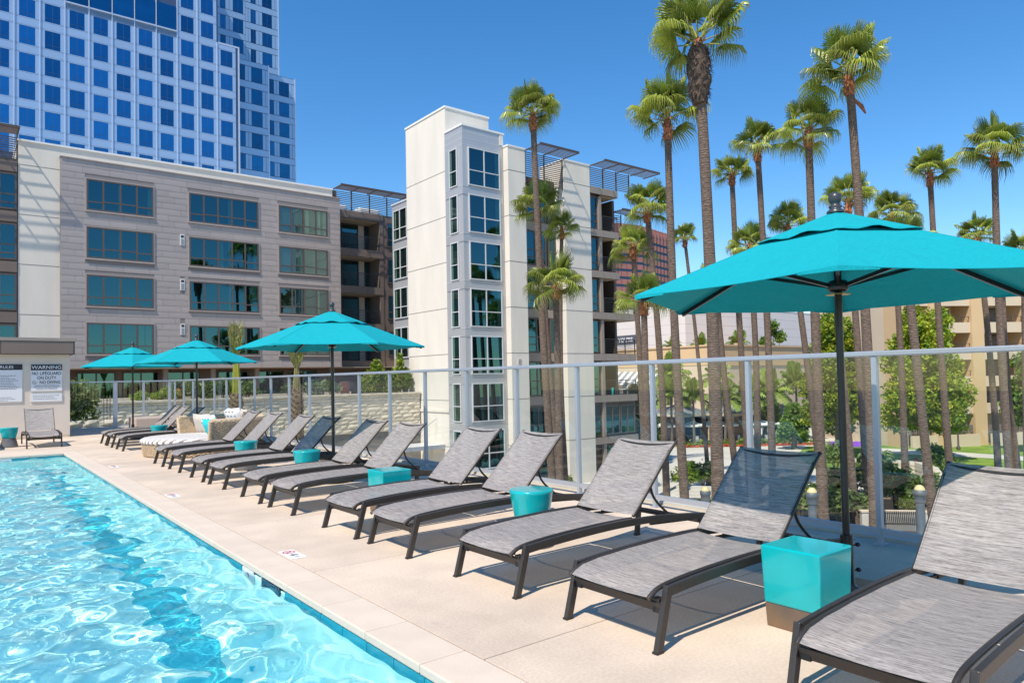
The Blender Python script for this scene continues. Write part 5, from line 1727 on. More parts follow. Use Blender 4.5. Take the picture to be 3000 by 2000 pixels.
# bench
bn = thing('park_bench', 'black slatted metal park bench against the low cream wall', 'bench', (33.6, 14.5, GZ))
bd = Vector((0.65, -0.76, 0)).normalized(); bf = Vector((-0.76, -0.65, 0)).normalized(); c0 = Vector((33.55, 14.55, GZ))
for i in range(24):
    p = c0 + bd * (-0.9 + 1.8 * i / 23)
    MB().bar(p - bf * 0.02 + Vector((0, 0, 0.46)), p - bf * 0.12 + Vector((0, 0, 0.95)), 0.05, 0.012, bf).build('back_slat', 'rail_dark', bn)
    MB().bar(p + bf * 0.42 + Vector((0, 0, 0.44)), p - bf * 0.02 + Vector((0, 0, 0.44)), 0.05, 0.012).build('seat_slat', 'rail_dark', bn)
for s in (-0.95, 0.95):
    p = c0 + bd * s
    MB().tube([p - bf * 0.05 + Vector((0, 0, 0)), p - bf * 0.0 + Vector((0, 0, 0.45)), p - bf * 0.12 + Vector((0, 0, 0.98))], 0.028, 6).tube([p + bf * 0.46, p + bf * 0.46 + Vector((0, 0, 0.62)), p + bf * 0.3 + Vector((0, 0, 0.68)), p - bf * 0.05 + Vector((0, 0, 0.68))], 0.028, 6).build('arm_frame', 'rail_dark', bn)
cw = thing('garden_wall', 'low cream concrete wall behind the black bench', 'wall', (34.5, 14.3, GZ))
MB().bar((33.0, 15.9, GZ + 0.42), (36.5, 12.0, GZ + 0.42), 0.35, 0.84).build('wall', 'concrete', cw)
MB().bar((32.98, 15.92, GZ + 0.87), (36.52, 11.98, GZ + 0.87), 0.42, 0.06).build('wall_cap', 'cream_stucco', cw)
rw2 = thing('garden_wall', 'curved rough stone retaining wall at the foot of the lawn', 'wall', (47, 18, GZ))
prev = None
arc = [(50.8, 25.2), (51.8, 23.0), (51.6, 20.9), (49.5, 19.0), (46.5, 17.6), (43.5, 16.6), (41.0, 15.9)]
for i in range(len(arc) - 1):
    a, b_ = Vector((*arc[i], 0)), Vector((*arc[i + 1], 0)); L_ = (b_ - a).length; k = int(L_ / 0.55)
    for q in range(k):
        p, p2 = a.lerp(b_, q / k), a.lerp(b_, (q + 0.97) / k)
        for j in range(4):
            MB().bar((p.x, p.y, GZ + 0.14 + 0.27 * j), (p2.x, p2.y, GZ + 0.14 + 0.27 * j), 0.4 + random.uniform(-.05, .05), 0.25).build('stone', 'stone', rw2)
# column lights
for x, y, zt, lab in ((28.99, 11.69, -2.94, 'grey column light with yellow dome, right one beside the bench'), (26.71, 14.78, -3.13, 'grey column light with yellow dome seen behind the shaded lounger back'), (26.72, 19.88, -3.64, 'grey column light with yellow dome by the steps, left one')):
    e = thing('column_light', lab, 'light', (x, y, GZ), 'column lights in the lower garden')
    r_ = 0.16
    MB().lathe([(r_ + 0.03, 0), (r_ + 0.03, 0.1), (r_, 0.12), (r_, zt - GZ - 0.75)], 20, (x, y, GZ)).build('column', 'bollard_grey', e)
    MB().lathe([(r_ + 0.03, 0), (r_ + 0.05, 0.1), (r_ + 0.05, 0.25), (r_ + 0.08, 0.27), (r_ + 0.08, 0.45), (r_, 0.46)], 20, (x, y, zt - 0.749)).build('head', 'bollard_grey', e)
    MB().lathe([(r_ + 0.03, 0), (r_ + 0.02, 0.06), (r_ - 0.02, 0.12), (0.10, 0.165), (0.05, 0.185), (0.001, 0.19)], 20, (x, y, zt - 0.288)).build('dome', 'lamp_glass', e)
# lamp post
e = thing('lamp_post', 'dark bronze lantern lamp post on the lawn before the hotel', 'lamp post', (71.5, 25.4, GZ))
MB().lathe([(0.16, 0), (0.16, 0.3), (0.08, 0.4), (0.06, 2.75)], 10, (71.5, 25.4, GZ)).build('pole', 'brown_metal', e)
MB().lathe([(0.10, 0), (0.20, 0.1), (0.20, 0.62), (0.24, 0.64), (0.02, 0.85)], 6, (71.5, 25.4, GZ + 2.751), smooth=False).build('lantern_frame', 'brown_metal', e)
MB().lathe([(0.207, 0.14), (0.207, 0.60)], 6, (71.5, 25.4, GZ + 2.751), smooth=False).build('lantern_glass', 'canvas_white', e)
# steps by the palms
e = thing('garden_steps', 'pale concrete garden steps with steel handrail beside the palm trunks', 'steps', (34.5, 26, GZ))
for i in range(5):
    c0 = Vector((33.0 + 0.33 * i, 25.2 + 0.22 * i, 0)); d = Vector((0.55, -0.84, 0))
    MB().bar((c0 - d * 1.2 + Vector((0, 0, GZ + 0.08 + 0.15 * i))), (c0 + d * 1.2 + Vector((0, 0, GZ + 0.08 + 0.15 * i))), 0.5, 0.16).build('step', 'concrete', e)
MB().tube([(33.4, 24.3, GZ + 0.1), (33.4, 24.3, GZ + 1.0), (35.0, 25.3, GZ + 1.6), (35.0, 25.3, GZ + 0.7)], 0.025, 6).build('handrail', 'alu', e)

# ================================================================== fan palms
def fan_frond(incl, seed, nseg=34, droop=0.75):
    """one costapalmate leaf of unit reach: petiole plus pleated blade with drooping split tips"""
    g_ = random.Random(seed); b = MB()
    ci, si = math.cos(incl), math.sin(incl)
    PL = 0.50
    def pet(t):
        return Vector((ci * PL * t, 0, si * PL * t - 0.07 * t * t * ci))
    # petiole
    path = [pet(i / 4) for i in range(5)]
    b.tube(path, [0.022, 0.017, 0.014, 0.012, 0.010], 5, 1, True)
    e = pet(1.0); d = (pet(1.0) - pet(0.85)).normalized()
    n = Vector((0, 1, 0)).cross(d) * -1
    if n.z < 0: n = -n
    y = Vector((0, 1, 0))
    amax = rad(112)
    def pt(a, r, L, lift):
        f = r / L
        p = e + (d * math.cos(a) + y * math.sin(a)) * r
        p -= n * (0.10 * abs(math.sin(a)) * r + 0.16 * r * r * (1 - math.cos(a)))   # folded blade
        k = max(0.0, f - 0.52) / 0.48
        dr = droop * (k ** 1.55) * L * (0.55 + 0.45 * abs(math.cos(incl)))
        back = (p - e); back.z = 0
        p -= back * (0.30 * k * k)
        p += Vector((0, 0, -dr)) + n * lift
        return p
    for i in range(nseg):
        a = -amax + 2 * amax * (i + 0.5) / nseg
        da = 2 * amax / nseg
        L = 0.60 * (1 - 0.20 * (a / amax) ** 2) * g_.uniform(0.88, 1.08)
        fr = [0.06, 0.34, 0.56, 0.78, 1.0]
        wd = [1.0, 1.0, 0.80, 0.42, 0.05]
        base = len(b.v); v = []
        tw = g_.uniform(-0.02, 0.02)
        for f_, w_ in zip(fr, wd):
            r = L * f_
            rr = min(r, L * 0.56)
            ha = da / 2 * w_ * rr / r if r > 0 else da / 2
            v.append(pt(a - ha + tw * f_, r, L, -0.007)); v.append(pt(a + tw * f_, r, L, 0.007)); v.append(pt(a + ha + tw * f_, r, L, -0.007))
        f = []
        for s in range(4):
            o = s * 3
            f += [(o, o + 1, o + 4, o + 3), (o + 1, o + 2, o + 5, o + 4)]
        b.add(v, f[:6], 0, False)
        b.add(v, f[6:], 2 if g_.random() < 0.35 else 0, False)
    return b.mesh('frond', ['fan_leaf', 'petiole', 'fan_tip'])
FR = {}
INC = [82, 66, 48, 30, 12, -8, -30]
for i, d_ in enumerate(INC):
    FR[i] = [fan_frond(rad(d_), 40 + 7 * i + q, droop=(0.12, 0.26, 0.40, 0.52, 0.58, 0.55, 0.45)[i] * (0.9 + 0.2 * q)) for q in range(2)]
def fan_palm(base, top, R, lab, nf=22, r0=0.215, r1=0.145, skirt=0.0, seed=0, boots=1.0, sheath=False):
    g_ = random.Random(100 + seed)
    bx, by = base; tx, ty, tz = top
    e = thing('fan_palm', lab, 'palm tree', (bx, by, GZ), 'tall fan palms beyond the glass fence')
    path = []; rr = []
    H_ = tz - GZ; n = 22
    bend = g_.uniform(-0.18, 0.18); bend2 = g_.uniform(-0.15, 0.15)
    for i in range(n + 1):
        t_ = i / n
        k = math.sin(math.pi * t_)
        path.append((bx + (tx - bx) * t_ + bend * k, by + (ty - by) * t_ + bend2 * k, GZ + H_ * t_))
        w = r0 + (r1 - r0) * t_ ** 0.8
        if t_ < 0.06: w *= 1.25 - 4 * t_
        rr.append(w * g_.uniform(0.965, 1.035))
    MB().tube(path, rr, 12).build('trunk', 'trunk', e)
    # fibrous leaf bases under the crown
    b = MB(); hb_ = boots * R * 0.50
    tp = Vector((tx, ty, tz)); dn = (Vector(path[-4]) - tp).normalized()
    prof = []
    for i in range(9):
        t_ = i / 8
        w = r1 * (1.0 + 0.55 * math.sin(math.pi * (0.15 + 0.8 * t_))) * (1 - 0.35 * t_)
        prof.append((w, -hb_ + (hb_ + 0.18) * t_))
    b.lathe(prof, 12, (tx, ty, tz), 0, False, jit=0.13)
    for i in range(46):
        a = g_.uniform(0, 6.283); z = g_.uniform(-hb_, 0.1); w = r1 * g_.uniform(1.2, 1.55)
        p = Vector((tx + w * math.cos(a), ty + w * math.sin(a), tz + z)); q = p + Vector((math.cos(a) * 0.10, math.sin(a) * 0.10, g_.uniform(-0.03, 0.18)))
        s_ = Vector((-math.sin(a), math.cos(a), 0)) * 0.05
        b.add([p - s_, p + s_, q + s_ * 0.4, q - s_ * 0.4], [(0, 1, 2, 3)])
    b.build('leaf_bases', 'boots', e)
    if skirt > 0:
        b = MB(); prof = []
        for i in range(12):
            t_ = i / 11
            prof.append((r1 * (1.15 + 1.35 * math.sin(math.pi * min(1, t_ * 0.75 + 0.08)) * (1 - 0.25 * t_)), -skirt + (skirt + 0.1) * t_))
        b.lathe(prof, 14, (tx, ty, tz - 0.25), 0, False, jit=0.14)
        for i in range(190):
            a = g_.uniform(0, 6.283); t_ = g_.random(); z = -skirt + skirt * t_
            w = r1 * (1.1 + 1.3 * math.sin(math.pi * min(1, t_ * 0.75 + 0.08)))
            p = Vector((tx + w * math.cos(a), ty + w * math.sin(a), tz - 0.2 + z)); q = p + Vector((math.cos(a) * 0.13, math.sin(a) * 0.13, g_.uniform(-0.25, 0.12)))
            s_ = Vector((-math.sin(a), math.cos(a), 0)) * 0.04
            b.add([p - s_, p + s_, q], [(0, 1, 2)])
        b.build('dead_leaf_skirt', 'thatch', e)
    if sheath:
        MB().tube([(tx + 0.1, ty - 0.05, tz - hb_ - 0.1), (tx + 0.35, ty - 0.28, tz - hb_ - 0.45), (tx + 0.48, ty - 0.38, tz - hb_ - 0.75)], [0.05, 0.09, 0.03], 6).build('hanging_sheath', 'boots', e)
    low = g_.uniform(-8, 22)
    # crown: leaves spiral from upright spears to hanging ones
    for i in range(nf):
        t_ = (i + 0.5) / nf
        inc = 82 - (82 - low) * t_ ** 0.9 + g_.uniform(-15, 13)
        ci = min(range(len(INC)), key=lambda q: abs(INC[q] - inc))
        me_ = FR[ci][g_.randrange(2)]
        az = i * 2.39996 + g_.uniform(-0.3, 0.3)
        sc = 1.10 * R * g_.uniform(0.90, 1.14) * (0.95 if t_ < 0.15 else 1.0)
        o = bpy.data.objects.new('frond', me_); COL.objects.link(o); o.parent = e
        o.location = (tx - bx, ty - by, tz - GZ + 0.14 - 0.22 * t_)
        o.rotation_euler = (g_.uniform(-0.5, 0.5), g_.uniform(-0.12, 0.12), az)
        o.scale = (sc, sc, sc)
        if i < 2:
            MB().tube([(tx, ty, tz + 0.1), (tx + g_.uniform(-.12, .12) * R, ty + g_.uniform(-.12, .12) * R, tz + R * g_.uniform(0.95, 1.12))], [0.02, 0.003], 4).build('spear_leaf', 'petiole', e)
    return e
palms = [
    ((24.04, 27.18), (23.10, 27.15, 14.73), 1.62, 'tall slender fan palm rising in front of the white tower, far left of the palms', dict(r0=0.225)),
    ((22.16, 15.92), (21.46, 15.74, 13.54), 1.95, 'tallest thick fan palm with shaggy brown skirt, crown cut by the top picture edge', dict(r0=0.26, r1=0.18, skirt=2.0, nf=20)),
    ((25.28, 19.83), (24.53, 19.72, 12.55), 1.80, 'tall fan palm just left of the shaggy skirted one, crown below its leaves', dict(r0=0.22)),
    ((34.64, 21.37), (33.89, 21.22, 13.47), 1.50, 'fan palm between the shaggy palm and the high right palms, smaller crown', dict()),
    ((29.05, 15.58), (28.46, 15.39, 11.59), 1.38, 'fan palm with thick ringed foot, crown left of the palm with hanging bark', dict(r0=0.24)),
    ((28.73, 13.28), (27.82, 13.28, 13.22), 1.85, 'high fan palm with a strip of red bark hanging off its neck', dict(r0=0.23, sheath=True)),
    ((37.20, 24.44), (36.27, 24.46, 13.19), 1.28, 'small crowned fan palm standing just right of the shaggy palm trunk', dict(nf=20)),
    ((44.41, 16.20), (43.36, 16.33, 12.50), 1.50, 'fan palm alone against the sky above the right half of the big parasol', dict()),
    ((41.24, 12.33), (40.46, 12.27, 12.13), 1.60, 'tall fan palm at the right picture edge above the big parasol', dict()),
    ((38.70, 18.17), (37.73, 18.30, 10.47), 1.48, 'fan palm crown directly behind the big parasol finial', dict()),
    ((44.46, 18.71), (43.78, 18.62, 10.62), 1.48, 'fan palm crown touching the big parasol top just right of its finial', dict()),
    ((51.17, 15.97), (50.04, 16.27, 9.60), 1.35, 'fan palm crown half hidden by the sloping right side of the big parasol', dict(nf=20)),
    ((25.66, 28.46), (24.58, 28.69, 10.43), 1.45, 'fan palm crown behind the slender trunk, level with the pier tops', dict(nf=20, r0=0.20)),
    ((26.58, 29.01), (26.30, 28.64, 9.49), 1.05, 'smallest fan palm crown in front of the second white pier', dict(nf=18, r0=0.19, r1=0.10)),
    ((22.27, 24.76), (22.04, 24.51, 5.59), 1.50, 'lowest bright fan palm before the white piers, beside the slender trunk', dict(nf=18, r0=0.19, boots=0.8)),
    ((30.13, 24.92), (29.22, 25.03, 10.31), 1.48, 'fan palm in front of the balcony wing, highest of three there', dict(r0=0.20)),
    ((31.55, 27.63), (30.91, 27.58, 8.77), 1.35, 'fan palm in front of the balcony wing, middle one of three in height', dict(nf=20)),
    ((25.49, 22.22), (25.28, 21.98, 4.81), 1.35, 'fan palm in front of the balcony wing, lowest and brightest of three', dict(nf=20, r0=0.20)),
    ((38.61, 28.43), (37.32, 28.84, 10.15), 1.05, 'small distant fan palm before the red office block', dict(nf=18, r0=0.15, r1=0.10)),
    ((35.73, 23.05), (35.34, 22.81, 8.54), 1.32, 'fan palm crown just above the left slope of the big parasol', dict(nf=20)),
    ((38.67, 20.73), (37.06, 21.42, 9.66), 1.30, 'fan palm crown just left of the big parasol top', dict(nf=20)),
    ((36.69, 24.85), (35.55, 25.27, 6.64), 1.40, 'fan palm crown peeping over the lower left edge of the big parasol', dict(nf=20)),
    ((45.45, 12.84), (45.20, 12.52, 7.47), 1.30, 'fan palm crown cut by the right picture edge above the parasol corner', dict(nf=20)),
]
for i, (b_, t_, R_, lab, kw) in enumerate(palms):
    fan_palm(b_, t_, R_, lab, seed=i, **kw)
# trunks whose crowns hide behind the big parasol
for i, (b_, t_, lab) in enumerate((((30.4, 11.7), (29.2, 12.0, 6.2), 'slim palm trunk close behind the fence post nearest the bench'), ((34.0, 16.6), (33.2, 16.9, 6.0), 'palm trunk right behind the big parasol pole'),
                                    ((49.0, 14.2), (48.2, 14.5, 7.0), 'palm trunk before the hotel balconies, right of the leafy tree'))):
    fan_palm(b_, t_, 1.2, lab, nf=20, r0=0.19, seed=60 + i)

# young palms with tied fronds outside the far fence
for i, (x, y, z0, z1, lab) in enumerate(((9.05, 29.8, 0.95, 3.75, 'young palm with yellow tied-up fronds behind the daybed'), (11.0, 28.25, 1.10, 2.75, 'young palm with tied straw coloured fronds left of the middle parasol pole'))):
    e = thing('young_palm', lab, 'palm tree', (x, y, -3), 'young palms with tied fronds')
    b = MB(); prof = [(0.26, 0), (0.27, 1.0), (0.25, 2.2), (0.24, z0 + 3.0 - 0.3), (0.19, z0 + 3.0)]
    b.lathe(prof, 14, (x, y, -3), 0, False, jit=0.06)
    for q in range(170):
        a = q * 2.39996; z = -3 + 0.6 + (z0 + 3 - 0.6) * q / 170; w = 0.25
        p = Vector((x + w * math.cos(a), y + w * math.sin(a), z)); t_ = p + Vector((math.cos(a) * 0.07, math.sin(a) * 0.07, 0.14)); s_ = Vector((-math.sin(a), math.cos(a), 0)) * 0.09
        b.add([p - s_, p + s_, t_], [(0, 1, 2)])
    b.build('trunk', 'date_trunk', e)
    g_ = random.Random(i); b = MB()
    zm = z0 + (z1 - z0) * 0.55
    for q in range(26):
        a = g_.uniform(0, 6.283); r_ = g_.uniform(0.05, 0.17)
        b.tube([(x + r_ * math.cos(a), y + r_ * math.sin(a), z0 - 0.05), (x + 0.8 * r_ * math.cos(a), y + 0.8 * r_ * math.sin(a), (z0 + zm) / 2), (x + 0.5 * r_ * math.cos(a), y + 0.5 * r_ * math.sin(a), zm)], [0.022, 0.018, 0.012], 5)
    b.build('tied_stalks', 'yellow_stalk' if i == 0 else 'straw', e)
    b = MB()
    for q in range(420):
        a = g_.uniform(0, 6.283); t_ = g_.random(); r_ = 0.06 + 0.30 * t_ ** 0.8 * (1 - 0.55 * max(0, t_ - 0.6) / 0.4); z = zm - 0.1 + (z1 - zm + 0.05) * t_
        p = Vector((x + r_ * math.cos(a), y + r_ * math.sin(a), z)); q_ = p + Vector((math.cos(a) * 0.12, math.sin(a) * 0.12, g_.uniform(0.15, 0.42))); s_ = Vector((-math.sin(a), math.cos(a), 0)) * 0.022
        b.add([p - s_, p + s_, q_], [(0, 1, 2)], g_.randrange(2))
    b.build('tied_leaves', ['straw', 'fan_leaf'], e)

# ================================================================== feather palms by the cafe
def feather(incl, seed):
    g_ = random.Random(seed); b = MB(); n = 34; path = []
    for i in range(9):
        t_ = i / 8
        path.append(Vector((math.cos(incl) * t_ * (1 - 0.12 * t_), 0, math.sin(incl) * t_ - 0.62 * t_ * t_ * math.cos(incl))))
    b.tube(path, [0.018 * (1 - 0.85 * i / 8) for i in range(9)], 4, 1)
    for i in range(n):
        t_ = 0.14 + 0.84 * i / n; k = t_ * 8; j = min(7, int(k)); p = path[j].lerp(path[j + 1], k - j); d = (path[j + 1] - path[j]).normalized()
        for s in (-1, 1):
            L = 0.34 * math.sin(math.pi * (0.12 + 0.8 * t_)) * g_.uniform(0.85, 1.15)
            o = (Vector((0, s, 0)) * 0.85 + d * 0.5 + Vector((0, 0, g_.uniform(-0.1, 0.35)))).normalized()
            m = p + o * L * 0.55; q = p + o * L * 0.9 + Vector((0, 0, -0.42 * L))
            w = d * 0.016
            b.add([p - w, p + w, m + w, m - w, q], [(0, 1, 2, 3), (3, 2, 4)])
    return b.mesh('feather_frond', ['pinnate', 'petiole'])
FE = [feather(rad(a), 5 + i) for i, a in enumerate((78, 55, 34, 12))]
for i, (x, y, z, R_, lab) in enumerate(((58.93, 47.87, -0.9, 2.0, 'feathery queen palm left of the cafe pavilions'), (60.79, 46.43, -1.3, 1.9, 'feathery queen palm just left of the thickest trunk'),
                                         (63.32, 44.43, -1.4, 2.0, 'feathery queen palm just right of the thickest trunk'), (66.0, 43.6, -1.2, 2.0, 'feathery queen palm left of the tall fence post'),
                                         (68.47, 42.2, -0.8, 2.2, 'feathery queen palm right of the tall fence post'), (63.0, 51.0, 1.3, 2.2, 'highest feathery queen palm, behind the left pavilion'),
                                         (67.4, 48.2, 0.9, 2.0, 'feathery queen palm behind the right pavilion'), (71.5, 41.0, 0.0, 2.2, 'feathery queen palm beside the first leafy tree'))):
    g_ = random.Random(300 + i)
    e = thing('queen_palm', lab, 'palm tree', (x, y, GZ), 'queen palms by the cafe')
    MB().tube([(x, y, GZ), (x + g_.uniform(-.2, .2), y, (GZ + z) / 2), (x, y, z)], [0.16, 0.13, 0.10], 8).build('trunk', 'bark', e)
    R_ *= 1.35
    for q in range(20):
        o = bpy.data.objects.new('frond', FE[min(3, int(q / 20 * 4))]); COL.objects.link(o); o.parent = e
        o.location = (0, 0, z - GZ); o.rotation_euler = (g_.uniform(-.2, .2), 0, q * 2.4 + g_.uniform(-.3, .3)); s_ = R_ * g_.uniform(0.85, 1.1); o.scale = (s_, s_, s_)
# palm tops on the low roof by the pink wall
for i, (x, y, lab) in enumerate(((84, 67.6, 'bushy palm top over the tan roof, left of three'), (84, 63.0, 'bushy palm top over the tan roof, middle of three'), (84, 56.5, 'bushy palm top over the tan roof, right of three'))):
    g_ = random.Random(400 + i)
    e = thing('bushy_palm', lab, 'palm tree', (x, y, 5.1), 'bushy palms on the roof terrace')
    MB().lathe([(0.5, 0), (0.55, 0.4), (0.45, 0.401)], 10, (x, y, 5.1)).build('planter', 'tan_stucco', e)
    for q in range(16):
        o = bpy.data.objects.new('frond', FE[min(3, int(q / 16 * 4))]); COL.objects.link(o); o.parent = e
        o.location = (g_.uniform(-.6, .6), g_.uniform(-.6, .6), 0.3); o.rotation_euler = (g_.uniform(-.2, .2), 0, q * 2.4); s_ = g_.uniform(1.8, 2.5); o.scale = (s_, s_, s_)

# ================================================================== broadleaf trees
def leafy_tree(x, y, zb, lobes, n, size, mats, lab, seed, trunk='bark', white=True):
    e = thing('leafy_tree', lab, 'tree', (x, y, zb), 'leafy trees on the lawn')
    tops = [l for l in lobes]
    b = MB()
    zc = max(l[2] for l in lobes)
    b.tube([(x, y, zb), (x + 0.05, y, zb + 1.4), (x, y, zb + 3.0), (x, y, zc)], [0.30, 0.2, 0.17, 0.05], 9)
    for l in lobes:
        b.tube([(x, y, zb + 2.6 + 0.25 * (l[2] - zb - 2.6)), (x + (l[0] - x) * 0.5, y + (l[1] - y) * 0.5, zb + 2.8 + 0.6 * (l[2] - zb - 2.8)), (l[0], l[1], l[2])], [0.09, 0.06, 0.02], 6)
    tk = b.build('trunk', trunk, e)
    if white:
        MB().lathe([(0.34, 0.001), (0.26, 0.5), (0.22, 1.5), (0.215, 1.55)], 12, (x, y, zb)).build('painted_trunk_foot', 'white_trunk', e)
    pts = cloud(lobes, n, seed, 0.35)
    me_ = leaf_mesh('crown', mats, pts - np.array([x, y, zb]), size, 0.3, seed)
    o = bpy.data.objects.new('crown', me_); COL.objects.link(o); o.parent = e
    return e
def lobes_for(x, y, zb, H_, w, seed, k=13):
    g_ = random.Random(seed); L = []
    for i in range(k):
        t_ = 0.28 + 0.66 * (i / (k - 1)); a = i * 2.4 + g_.uniform(-.4, .4)
        rr_ = w * (0.62 * math.sin(math.pi * min(1, 0.22 + 0.72 * t_)) ** 0.8) * g_.uniform(0.5, 0.95)
        s = w * g_.uniform(0.28, 0.44) * (1.15 - 0.55 * t_)
        L.append((x + rr_ * math.cos(a), y + rr_ * math.sin(a), zb + H_ * t_, s, s, s * g_.uniform(0.8, 1.1)))
    return L
leafy_tree(60.4, 23.8, GZ, lobes_for(60.4, 23.8, GZ, 12.2, 4.3, 1, 20), 21000, 0.20, 'gum_leaf', 'large yellow-green leafy tree on the lawn before the hotel', 1)
leafy_tree(59.0, 30.2, GZ, lobes_for(59.0, 30.2, GZ, 12.3, 3.7, 2, 20), 21000, 0.20, 'gum_leaf', 'yellow-green leafy tree behind the big parasol pole', 2)
leafy_tree(73.5, 20.3, GZ, lobes_for(73.5, 20.3, GZ, 9.0, 3.4, 3), 6000, 0.26, 'gum_leaf_deep', 'green leafy tree at the right picture edge before the hotel', 3)
leafy_tree(75.5, 32.6, GZ, lobes_for(75.5, 32.6, GZ, 8.0, 3.4, 4), 7000, 0.28, 'gum_leaf_deep', 'dark green bushy tree left of the hotel, beyond the lawn path', 4)
leafy_tree(72.5, 45.5, GZ, lobes_for(72.5, 45.5, GZ, 5.6, 2.6, 14), 6000, 0.22, 'gum_leaf_deep', 'round green tree before the tan building, right of the cafe umbrellas', 14, white=False)
leafy_tree(56.5, 50.5, GZ, lobes_for(56.5, 50.5, GZ, 6.0, 2.6, 15), 6000, 0.22, 'gum_leaf_deep', 'round green tree left of the cafe umbrellas, below the striped awning', 15, white=False)
leafy_tree(63.2, 36.6, GZ, lobes_for(63.2, 36.6, GZ, 4.2, 2.2, 16), 5000, 0.20, 'gum_leaf_deep', 'low green tree at the lawn corner left of the parasol pole', 16, white=False)
leafy_tree(92, 56, GZ, lobes_for(92, 56, GZ, 15.0, 3.0, 6), 5000, 0.30, 'gum_leaf_deep', 'slender dark tree standing against the pink wall end', 6, white=False)
leafy_tree(44.5, 39.5, GZ, lobes_for(44.5, 39.5, GZ, 6.4, 2.6, 8), 5000, 0.22, 'shrub_leaf', 'dark green tree beside the foot of the balcony wing', 8, white=False)

# ================================================================== shrubs and hedges
SH = []
for q in range(4):
    g_ = random.Random(70 + q)
    lb = [(g_.uniform(-.35, .35), g_.uniform(-.35, .35), 0.45 + g_.uniform(0, .35), g_.uniform(.3, .5), g_.uniform(.3, .5), g_.uniform(.25, .42)) for _ in range(7)]
    SH.append((leaf_mesh('foliage', 'shrub_leaf', cloud(lb, 900, 70 + q, 0.3), 0.10, 0.2, q, 1.8), leaf_mesh('foliage', 'bright_shrub', cloud(lb, 900, 80 + q, 0.3), 0.10, 0.2, q, 1.8)))
stem = MB()
for q in range(6):
    stem.tube([(0, 0, 0), (0.12 * math.cos(q), 0.12 * math.sin(q), 0.3), (0.3 * math.cos(q), 0.3 * math.sin(q), 0.75)], [0.02, 0.015, 0.008], 5)
stem_m = stem.mesh('stems', 'bark')
def shrub(x, y, z, s, lab, v=0, bright=False, grp='shrubs in the lower garden', sz=None):
    e = thing('shrub', lab, 'shrub', (x, y, z), grp)
    for nm, me_ in (('foliage', SH[v % 4][1 if bright else 0]), ('stems', stem_m)):
        o = bpy.data.objects.new(nm, me_); COL.objects.link(o); o.parent = e; o.scale = (s, s, sz if sz else s); o.rotation_euler = (0, 0, v * 1.3)
    return e
for i, (x, y, s, br, lab) in enumerate(((33.3, 17.1, 1.7, 0, 'shrub low behind the big parasol pole, left side'), (34.6, 16.9, 1.5, 0, 'shrub just right of the big parasol pole foot'), (41.9, 19.7, 2.3, 0, 'large shrub left of the shaded fence post, lower garden'),
        (39.5, 20.1, 1.7, 0, 'shrub beside the thick ringed palm foot'), (39.4, 17.1, 2.1, 0, 'shrub between fence post and column light'), (41.8, 17.3, 1.7, 1, 'brighter shrub behind the column light dome'),
        (41.1, 16.2, 1.6, 0, 'shrub right of the column light, by the stone wall'), (53.6, 20.3, 2.0, 0, 'dark shrub on top of the curved stone wall'), (50.8, 26.2, 1.8, 0, 'shrub at the lawn edge left of the pole'),
        (51.5, 24.9, 1.3, 0, 'small sparse shrub at the lawn front edge'), (32.8, 18.8, 1.9, 0, 'broad shrub behind the shaded lounger, right of its column light'), (37.2, 29.0, 1.6, 1, 'golden green shrub left of the steps'),
        (37.9, 28.4, 1.5, 0, 'shrub beside the steps handrail'), (38.7, 16.1, 0.9, 1, 'tiny yellow-green shrub at the painted palm foot'), (34.3, 18.2, 1.5, 0, 'shrub between ringed palm foot and parasol pole'),
        (27.9, 21.2, 1.4, 0, 'shrub round the dome light by the steps'), (70.5, 36.0, 2.6, 0, 'dark broad shrub above the purple panel'), (30.5, 33.6, 1.1, 1, 'small shrub at the white pier foot'))):
    shrub(x, y, GZ, s, lab, i, bool(br))
hg = thing('hedge', 'dense clipped hedge behind the glass gate', 'hedge', (3.3, 30.4, 0.0))
o = link('foliage', leaf_mesh('foliage', 'shrub_leaf', cloud([(x, 30.3, z, .55, .35, .5) for x in (2.5, 2.9, 3.3, 3.7) for z in (0.35, 0.8, 1.1)], 3500, 5, 0.5), 0.10, 0.2, 5, 1.6), hg, (0, 0, 0))
o.location = -org(hg)
MB().tube([(3.2, 30.3, 0.0), (3.2, 30.3, 0.9)], 0.05, 6).build('stems', 'bark', hg)
bm_ = thing('bamboo_clump', 'bright green bamboo clump against the white tower above the stone wall', 'shrub', (22.6, 42.8, 0.3))
o = link('foliage', leaf_mesh('foliage', 'bright_shrub', cloud([(21.7 + 0.55 * k, 42.9, 1.2 + 0.5 * math.sin(k * 1.7), .7, .5, .75) for k in range(5)] + [(23.9, 42.7, 2.5, .25, .3, .7), (22.2, 42.8, 2.3, .3, .3, .5), (24.4, 42.8, 1.4, .4, .5, .8)], 4200, 9, 0.3), 0.15, 0.1, 9, 2.2), bm_, (0, 0, 0))
o.location = -org(bm_)
st_ = MB()
for k in range(14):
    st_.tube([(21.6 + 0.2 * k, 42.9, 0.3), (21.6 + 0.22 * k, 42.85, 1.8)], 0.02, 5)
st_.build('canes', 'bark', bm_)
